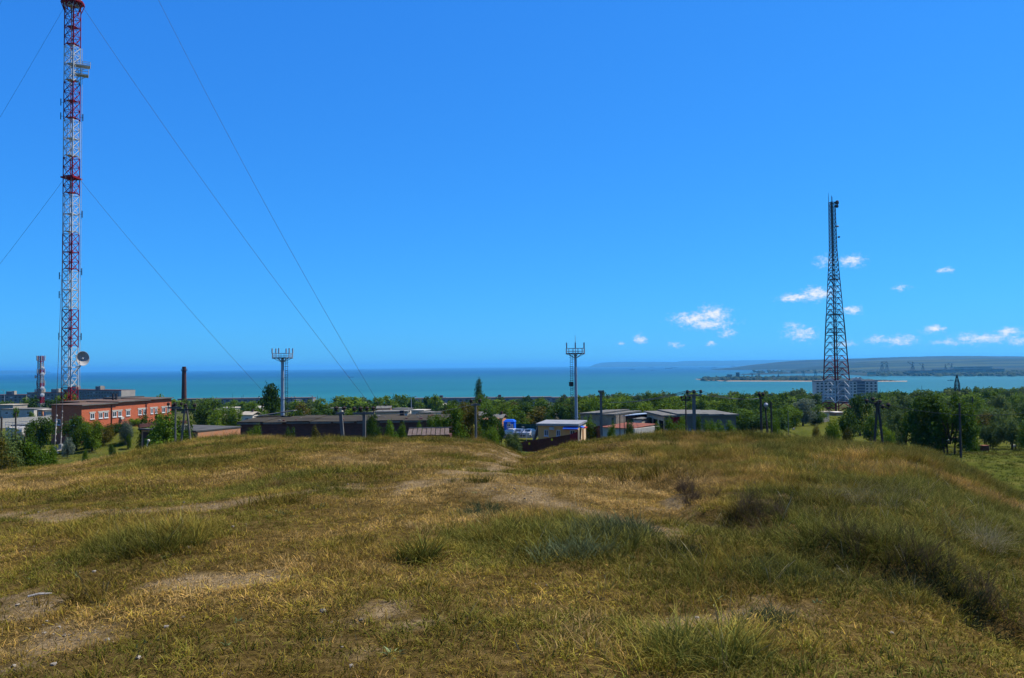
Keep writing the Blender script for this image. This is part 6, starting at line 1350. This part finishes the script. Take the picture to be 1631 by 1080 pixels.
# ------------------------------------------------------------------ the bay: spit, far shores, port, ships
def dist_of(px, py): return EYE / ((py - hz(px)) / F0)      # how far away a point of the sea at this pixel is
def sea_pt(px, py):
    D = dist_of(px, py); d = pixdir(px, py); return Vector((d.x / d.y * D, D, 0))
SAND = mat('beach_sand', (.36, .25, .15), (.28, .20, .13), .01, .95); FARG = mat('far_scrub', (.014, .019, .009), (.034, .034, .017), .012, .95, detail=8); FARL = mat('far_steppe', (.008, .014, .007), (.034, .036, .012), .0016, .95, detail=9, stretch=(.35, 2.2, 1), lo=.42, hi=.58); FARB = mat('far_blue_hill', (.012, .018, .010), (.025, .028, .016), .0008, .95, detail=6)
def land(name, near, far, h, m_, label, n=60, beach=None, rough=.3, seed=0):
    """low land between a near and a far shoreline, given as pixel polylines"""
    R = np.random.RandomState(seed); xs = np.linspace(near[0][0], near[-1][0], n); A = [sea_pt(x, np.interp(x, [p[0] for p in near], [p[1] for p in near])) for x in xs]; B = [sea_pt(x, np.interp(x, [p[0] for p in far], [p[1] for p in far])) for x in xs]
    m = MB(); k = 7; prof = [-1.5, .25, .75, 1, .9, .5, -1.5]
    for i in range(n):
        ed = min(1, 6 * min(i, n - 1 - i) / n + .05)
        for j in range(k):
            f = (0, .06, .2, .45, .7, .92, 1)[j]; p = A[i].lerp(B[i], f); m.v.append((p.x, p.y, prof[j] * h * ed * (1 + rough * R.randn()) if prof[j] > 0 else -2))
    for i in range(n - 1):
        for j in range(k - 1): a = i * k + j; m.f.append((a, a + k, a + k + 1, a + 1))
    o = m.build(name, m_, None, True); tag(o, label, kind='structure')
    if beach:
        b = MB()
        for i in range(n - 1):
            w0 = (B[i] - A[i]).normalized() * beach; w1 = (B[i + 1] - A[i + 1]).normalized() * beach; z = Vector((0, 0, .5)); zz = Vector((0, 0, 2.4))
            b.poly([A[i] - w0 * .4 + z, A[i + 1] - w1 * .4 + z, A[i + 1] + w1 + zz, A[i] + w0 + zz])
        bo = b.build('beach', SAND); tag(bo, 'pale sandy beach along the %s' % label.split(' ', 1)[-1][:30], kind='structure')
    return o
land('spit', [(1108, 604.2), (1120, 606), (1160, 607.4), (1230, 607.6), (1320, 607.8), (1400, 608.0), (1445, 607.8)], [(1108, 603.8), (1125, 601.5), (1160, 599.8), (1215, 601.6), (1290, 602.2), (1340, 603.5), (1400, 606.6), (1445, 607.2)], 7, FARG, 'low sandy spit reaching out into the bay', 90, 22, .25, 1)
land('outer_spit', [(1160, 598.2), (1200, 596.8), (1260, 595.4), (1320, 594.6), (1420, 595)], [(1160, 597.8), (1200, 595.6), (1260, 593), (1320, 590.5), (1420, 589)], 6, FARG, 'thin outer tongue of land behind the spit', 60, None, .3, 2)
land('harbour_mole', [(1225, 602), (1262, 600.6), (1330, 600.8)], [(1225, 601.5), (1262, 599.6), (1330, 599.6)], 5, FARG, 'dark harbour mole in the lagoon', 30, None, .2, 3)
land('far_shore', [(1238, 589.6), (1255, 590.6), (1300, 592.5), (1340, 597.5), (1380, 600.2), (1480, 600.4), (1560, 599.6), (1640, 599.3), (1800, 600)], [(1238, 589.2), (1255, 586), (1300, 583.6), (1340, 582.6), (1380, 582), (1480, 581.2), (1560, 580.4), (1640, 579.6), (1800, 578)], 16, FARL, 'far industrial shore across the bay', 90, None, .15, 4)
def hills(name, pts, D, base_py, m_, label, depth=.35, seed=0):
    """a range of hills with crest heights read off the skyline"""
    xs = np.linspace(pts[0][0], pts[-1][0], 120); top = np.interp(xs, [p[0] for p in pts], [p[1] for p in pts]) + (fbm(xs / 14., xs * 0 + seed, 3, seed) - .5) * .8
    m = MB(); k = 6
    for x, y in zip(xs, top):
        c = at(x, y, D)
        for j, f in enumerate((-.45, -.28, -.12, 0, .15, depth)):
            d = 1 + f * .35; fr = (0, .35, .75, 1, .8, 0)[j]; m.v.append((c.x * d, c.y * d, -3 + (c.z + 3) * fr))
    n = len(xs)
    for i in range(n - 1):
        for j in range(k - 1): a = i * k + j; m.f.append((a, a + k, a + k + 1, a + 1))
    tag(m.build(name, m_, None, True), label, kind='structure')
hills('far_cape', [(938, 584.6), (948, 580.0), (957, 577.8), (985, 576.4), (1050, 576.2), (1075, 576.6), (1090, 575), (1150, 574.4), (1215, 573.4), (1290, 572.8), (1340, 574)], 27000, 0, FARB, 'long blue cape on the horizon', seed=3)
hills('far_hills', [(1130, 588.6), (1165, 585.5), (1200, 581), (1240, 576.5), (1290, 573.2), (1370, 570.8), (1440, 568.4), (1500, 567.2), (1560, 567.0), (1640, 568), (1800, 566)], 9500, 0, FARL, 'long gentle hills behind the industrial shore', seed=5)
hills('far_ridge', [(1250, 590.6), (1290, 585), (1330, 579.5), (1370, 576.2), (1410, 574.4), (1480, 573.0), (1560, 571.8), (1640, 571.5), (1800, 570)], 6800, 0, mat('near_steppe', (.008, .015, .008), (.045, .052, .010), .0022, .95, detail=8, stretch=(.3, 2.5, 1), lo=.45, hi=.56), 'green farmland rising behind the factories', seed=7)
hills('far_headland', [(-60, 590.5), (0, 590.2), (30, 589.9), (60, 590.4), (80, 592)], 30000, 0, FARB, 'faint headland on the left horizon', seed=9)

def shed_far(px0, px1, y0, y1, D, m_, lab):
    a = at(px0, y1, D); c = at(px1, y1, D); t = at(px0, y0, D); e = empty('factory_hall', (a.x, D, a.z)); tag(e, lab, 'factory hall'); W = c.x - a.x; H = t.z - a.z
    MB().box(0, W, 0, W * .12 + 15, -6, H).build('wall', m_, e); MB().box(-1, W + 1, -1, W * .12 + 16, H + .02, H + 2.5).build('roof', ASBEST, e)
    for k in range(max(2, int(W / 40))): MB().box(W * (k + .2) / max(2, int(W / 40)), W * (k + .8) / max(2, int(W / 40)), -1.2, -.05, H * .35, H * .6).build('window_band', GLASS, e)
LT = mat('far_white_hall', (.34, .29, .22), (.24, .21, .17), .01); DKH = mat('far_dark_hall', (.03, .03, .03), (.05, .045, .04), .01)
for i, (a, b, y0, y1, D, m_, lab) in enumerate([(1490, 1532, 589.2, 592.0, 3900, LT, 'pale factory hall with a long white wall on the far shore'), (1537, 1600, 588.6, 590.8, 3950, LT, 'longest pale factory hall on the far shore'), (1525, 1580, 585.0, 586.2, 4400, LT, 'thin pale hall behind the longest one'), (1450, 1488, 591.0, 592.6, 3850, LT, 'low pale hall left of the long white wall'), (1540, 1553, 596, 597.4, 3500, LT, 'small bright shed close to the far water'), (1572, 1580, 590.8, 592.2, 3800, LT, 'small white roof in front of the longest hall'), (1616, 1630, 595, 597, 3550, LT, 'small bright shed at the right edge of the far shore'), (1384, 1395, 593.0, 594.8, 3800, LT, 'pale shed at the foot of the tall cranes'), (1174, 1178, 594.2, 599.4, 3300, DKH, 'dark tower block on the spit'), (1160, 1166, 597.4, 599.8, 3250, LT, 'small white house on the spit')]): shed_far(a, b, y0, y1, D, m_, lab)

def crane(px, ytop, ybase, D, lab, jib=1):
    b = at(px, ybase, D); t = at(px, ytop, D); h = t.z - b.z; e = empty('portal_crane', (b.x, D, b.z)); tag(e, lab, 'crane'); g = mat('crane_steel', (.07, .075, .08)); w = h * .2; th = h * .045
    p = MB()
    for sx in (-1, 1):
        for sy in (-1, 1): p.bar((sx * w, sy * w, -8), (sx * w * .5, sy * w * .5, h * .42), th)
    p.bar((-w * .6, 0, h * .42), (w * .6, 0, h * .42), th * 2, th); p.build('portal', g, e)
    MB().box(-w * .45, w * .45, -w * .4, w * .4, h * .42 + .05, h * .58).build('machine_house', g, e); MB().bar((0, 0, h * .58), (0, 0, h), th * 1.4).build('mast', g, e)
    MB().bar((0, 0, h * .6), (jib * h * .62, 0, h * 1.02), th).bar((0, 0, h), (jib * h * .62, 0, h * 1.02), th * .5).bar((0, 0, h), (-jib * h * .22, 0, h * .75), th * .8).build('jib', g, e)
for i, a in enumerate([(1405, 576, 589, 3850, 1), (1413, 577, 589, 3900, -1), (1454, 576.5, 590, 3850, -1), (1470, 579, 589, 3900, -1), (1506, 580, 588.5, 4100, 1), (1516, 578.5, 588.5, 4100, -1), (1280, 590, 597.5, 3700, 1), (1299, 588.5, 596, 3900, -1), (1198, 593, 600.5, 3500, 1), (1209, 592.5, 600.5, 3450, -1), (1240, 594, 601, 3300, 1), (1185, 595.5, 600.5, 3500, -1)]):
    crane(a[0], a[1], a[2], a[3], '%s on the far shore' % ('tall portal crane above the pale shed', 'second portal crane touching the first', 'portal crane left of the low pale hall', 'slim portal crane left of the white hall', 'portal crane left of the longest hall', 'portal crane before the longest hall', 'port crane on the outer tongue', 'taller port crane on the outer tongue', 'port crane on the spit', 'larger port crane on the spit', 'port crane at the lagoon', 'small port crane by the dark tower')[i], a[4])
def ship(px, py, Lm, lab, mast=0, house=-.7, col=(.04, .035, .04)):
    p = sea_pt(px, py); e = empty('ship', (p.x, p.y, 0)); tag(e, lab, 'ship'); h = Lm * .07; w = Lm * .075
    MB().hexa([(-Lm * .46, -w, -1), (Lm * .44, -w, -1), (Lm * .44, w, -1), (-Lm * .46, w, -1)], [(-Lm * .5, -w, h), (Lm * .5, -w * .3, h * 1.25), (Lm * .5, w * .3, h * 1.25), (-Lm * .5, w, h)]).build('hull', mat('hull_%d' % int(col[0] * 1000), col), e)
    MB().box(Lm * .5 * house - Lm * .05, Lm * .5 * house + Lm * .06, -w * .8, w * .8, h, h * 2.5).box(Lm * .5 * house - Lm * .03, Lm * .5 * house + Lm * .03, -w * .5, w * .5, h * 2.5, h * 3.1).build('deckhouse', WHITEP, e)
    MB().tube((Lm * .5 * house, 0, h * 3), (Lm * .5 * house, 0, h * 4.2), Lm * .008, n=5).build('funnel', C_DARK, e)
    if mast:
        MB().tube((0, 0, h), (0, 0, mast), Lm * .02, Lm * .008, 5).build('mast', C_DARK, e)
ship(559, 601.2, 42, 'small white-housed cargo ship on the open sea', house=-.75); ship(1007, 589.2, 70, 'anchored vessel with a tall mast off the cape, leftmost', 38, .1); ship(1036.5, 585.6, 90, 'faint vessel with a tall mast near the horizon', 90, .1); ship(1065, 587.2, 110, 'long dark barge off the spit', 0, -.9, (.07, .025, .025)); ship(1074, 585.8, 110, 'faint long ship behind the dark barge', 0, -.8); ship(1116, 585.2, 60, 'small distant ship between the barge and the spit'); ship(1137, 586.0, 90, 'distant ship with a tilted boom', 30, .2); ship(1167, 584.0, 110, 'faint rig with a tall mast near the far cape', 110, .1); ship(1085, 588.2, 40, 'tiny boat below the small distant ship'); ship(1514, 606.2, 22, 'little dark boat in the inner bay', 0, .1); ship(1038.8, 590.2, 35, 'tiny boat near the faint mast')

def far_groves():
    R = np.random.RandomState(6); V = []; Fc = []
    for (x0, x1, y0, y1, n) in ((1385, 1640, 592.5, 599.2, 420), (1120, 1340, 602.5, 606.4, 260), (1200, 1420, 590.5, 594.5, 160), (1300, 1640, 583, 590, 200)):
        for k in range(n):
            px, py = R.uniform(x0, x1), R.uniform(y0, y1); p = sea_pt(px, py + .8); s_ = R.uniform(8, 22); h = R.uniform(5, 12); b = len(V); z0 = 3.0
            for j in range(6): a = j * 1.047 + R.rand() * .5; V.append((p.x + s_ * math.cos(a) * R.uniform(.7, 1.2), p.y + s_ * math.sin(a), z0))
            for j in range(6): a = j * 1.047; V.append((p.x + s_ * .6 * math.cos(a) * R.uniform(.6, 1.2), p.y + s_ * .6 * math.sin(a), z0 + h * R.uniform(.6, 1)))
            V.append((p.x, p.y, z0 + h * 1.15))
            for j in range(6): j2 = (j + 1) % 6; Fc.append((b + j, b + j2, b + 6 + j2, b + 6 + j)); Fc.append((b + 6 + j, b + 6 + j2, b + 12))
    me = bpy.data.meshes.new('far_groves'); me.from_pydata(V, [], Fc); me.update(); me.materials.append(mat('far_grove_green', (.012, .024, .010), (.03, .045, .016), .02)); o = bpy.data.objects.new('far_groves', me); COL.objects.link(o); tag(o, 'dark groves and scrub scattered along the far shore and spit', kind='stuff')
far_groves()
# ------------------------------------------------------------------ the air
def make_haze():
    m = MB().box(-61000, 61000, -3000, 61000, -14, 232)
    o = m.build('haze', None); tag(o, 'thin blue sea haze over the whole bay', kind='stuff')
    mt = bpy.data.materials.new('haze_air'); mt.use_nodes = True; nt = mt.node_tree; nt.nodes.remove(nt.nodes['Principled BSDF'])
    v = nt.nodes.new('ShaderNodeVolumePrincipled'); v.inputs['Density'].default_value = 4.5e-5; v.inputs['Color'].default_value = (.13, .55, 1.0, 1); v.inputs['Anisotropy'].default_value = .25
    nt.links.new(v.outputs[0], nt.nodes['Material Output'].inputs['Volume'])
    o.data.materials.append(mt)
make_haze()
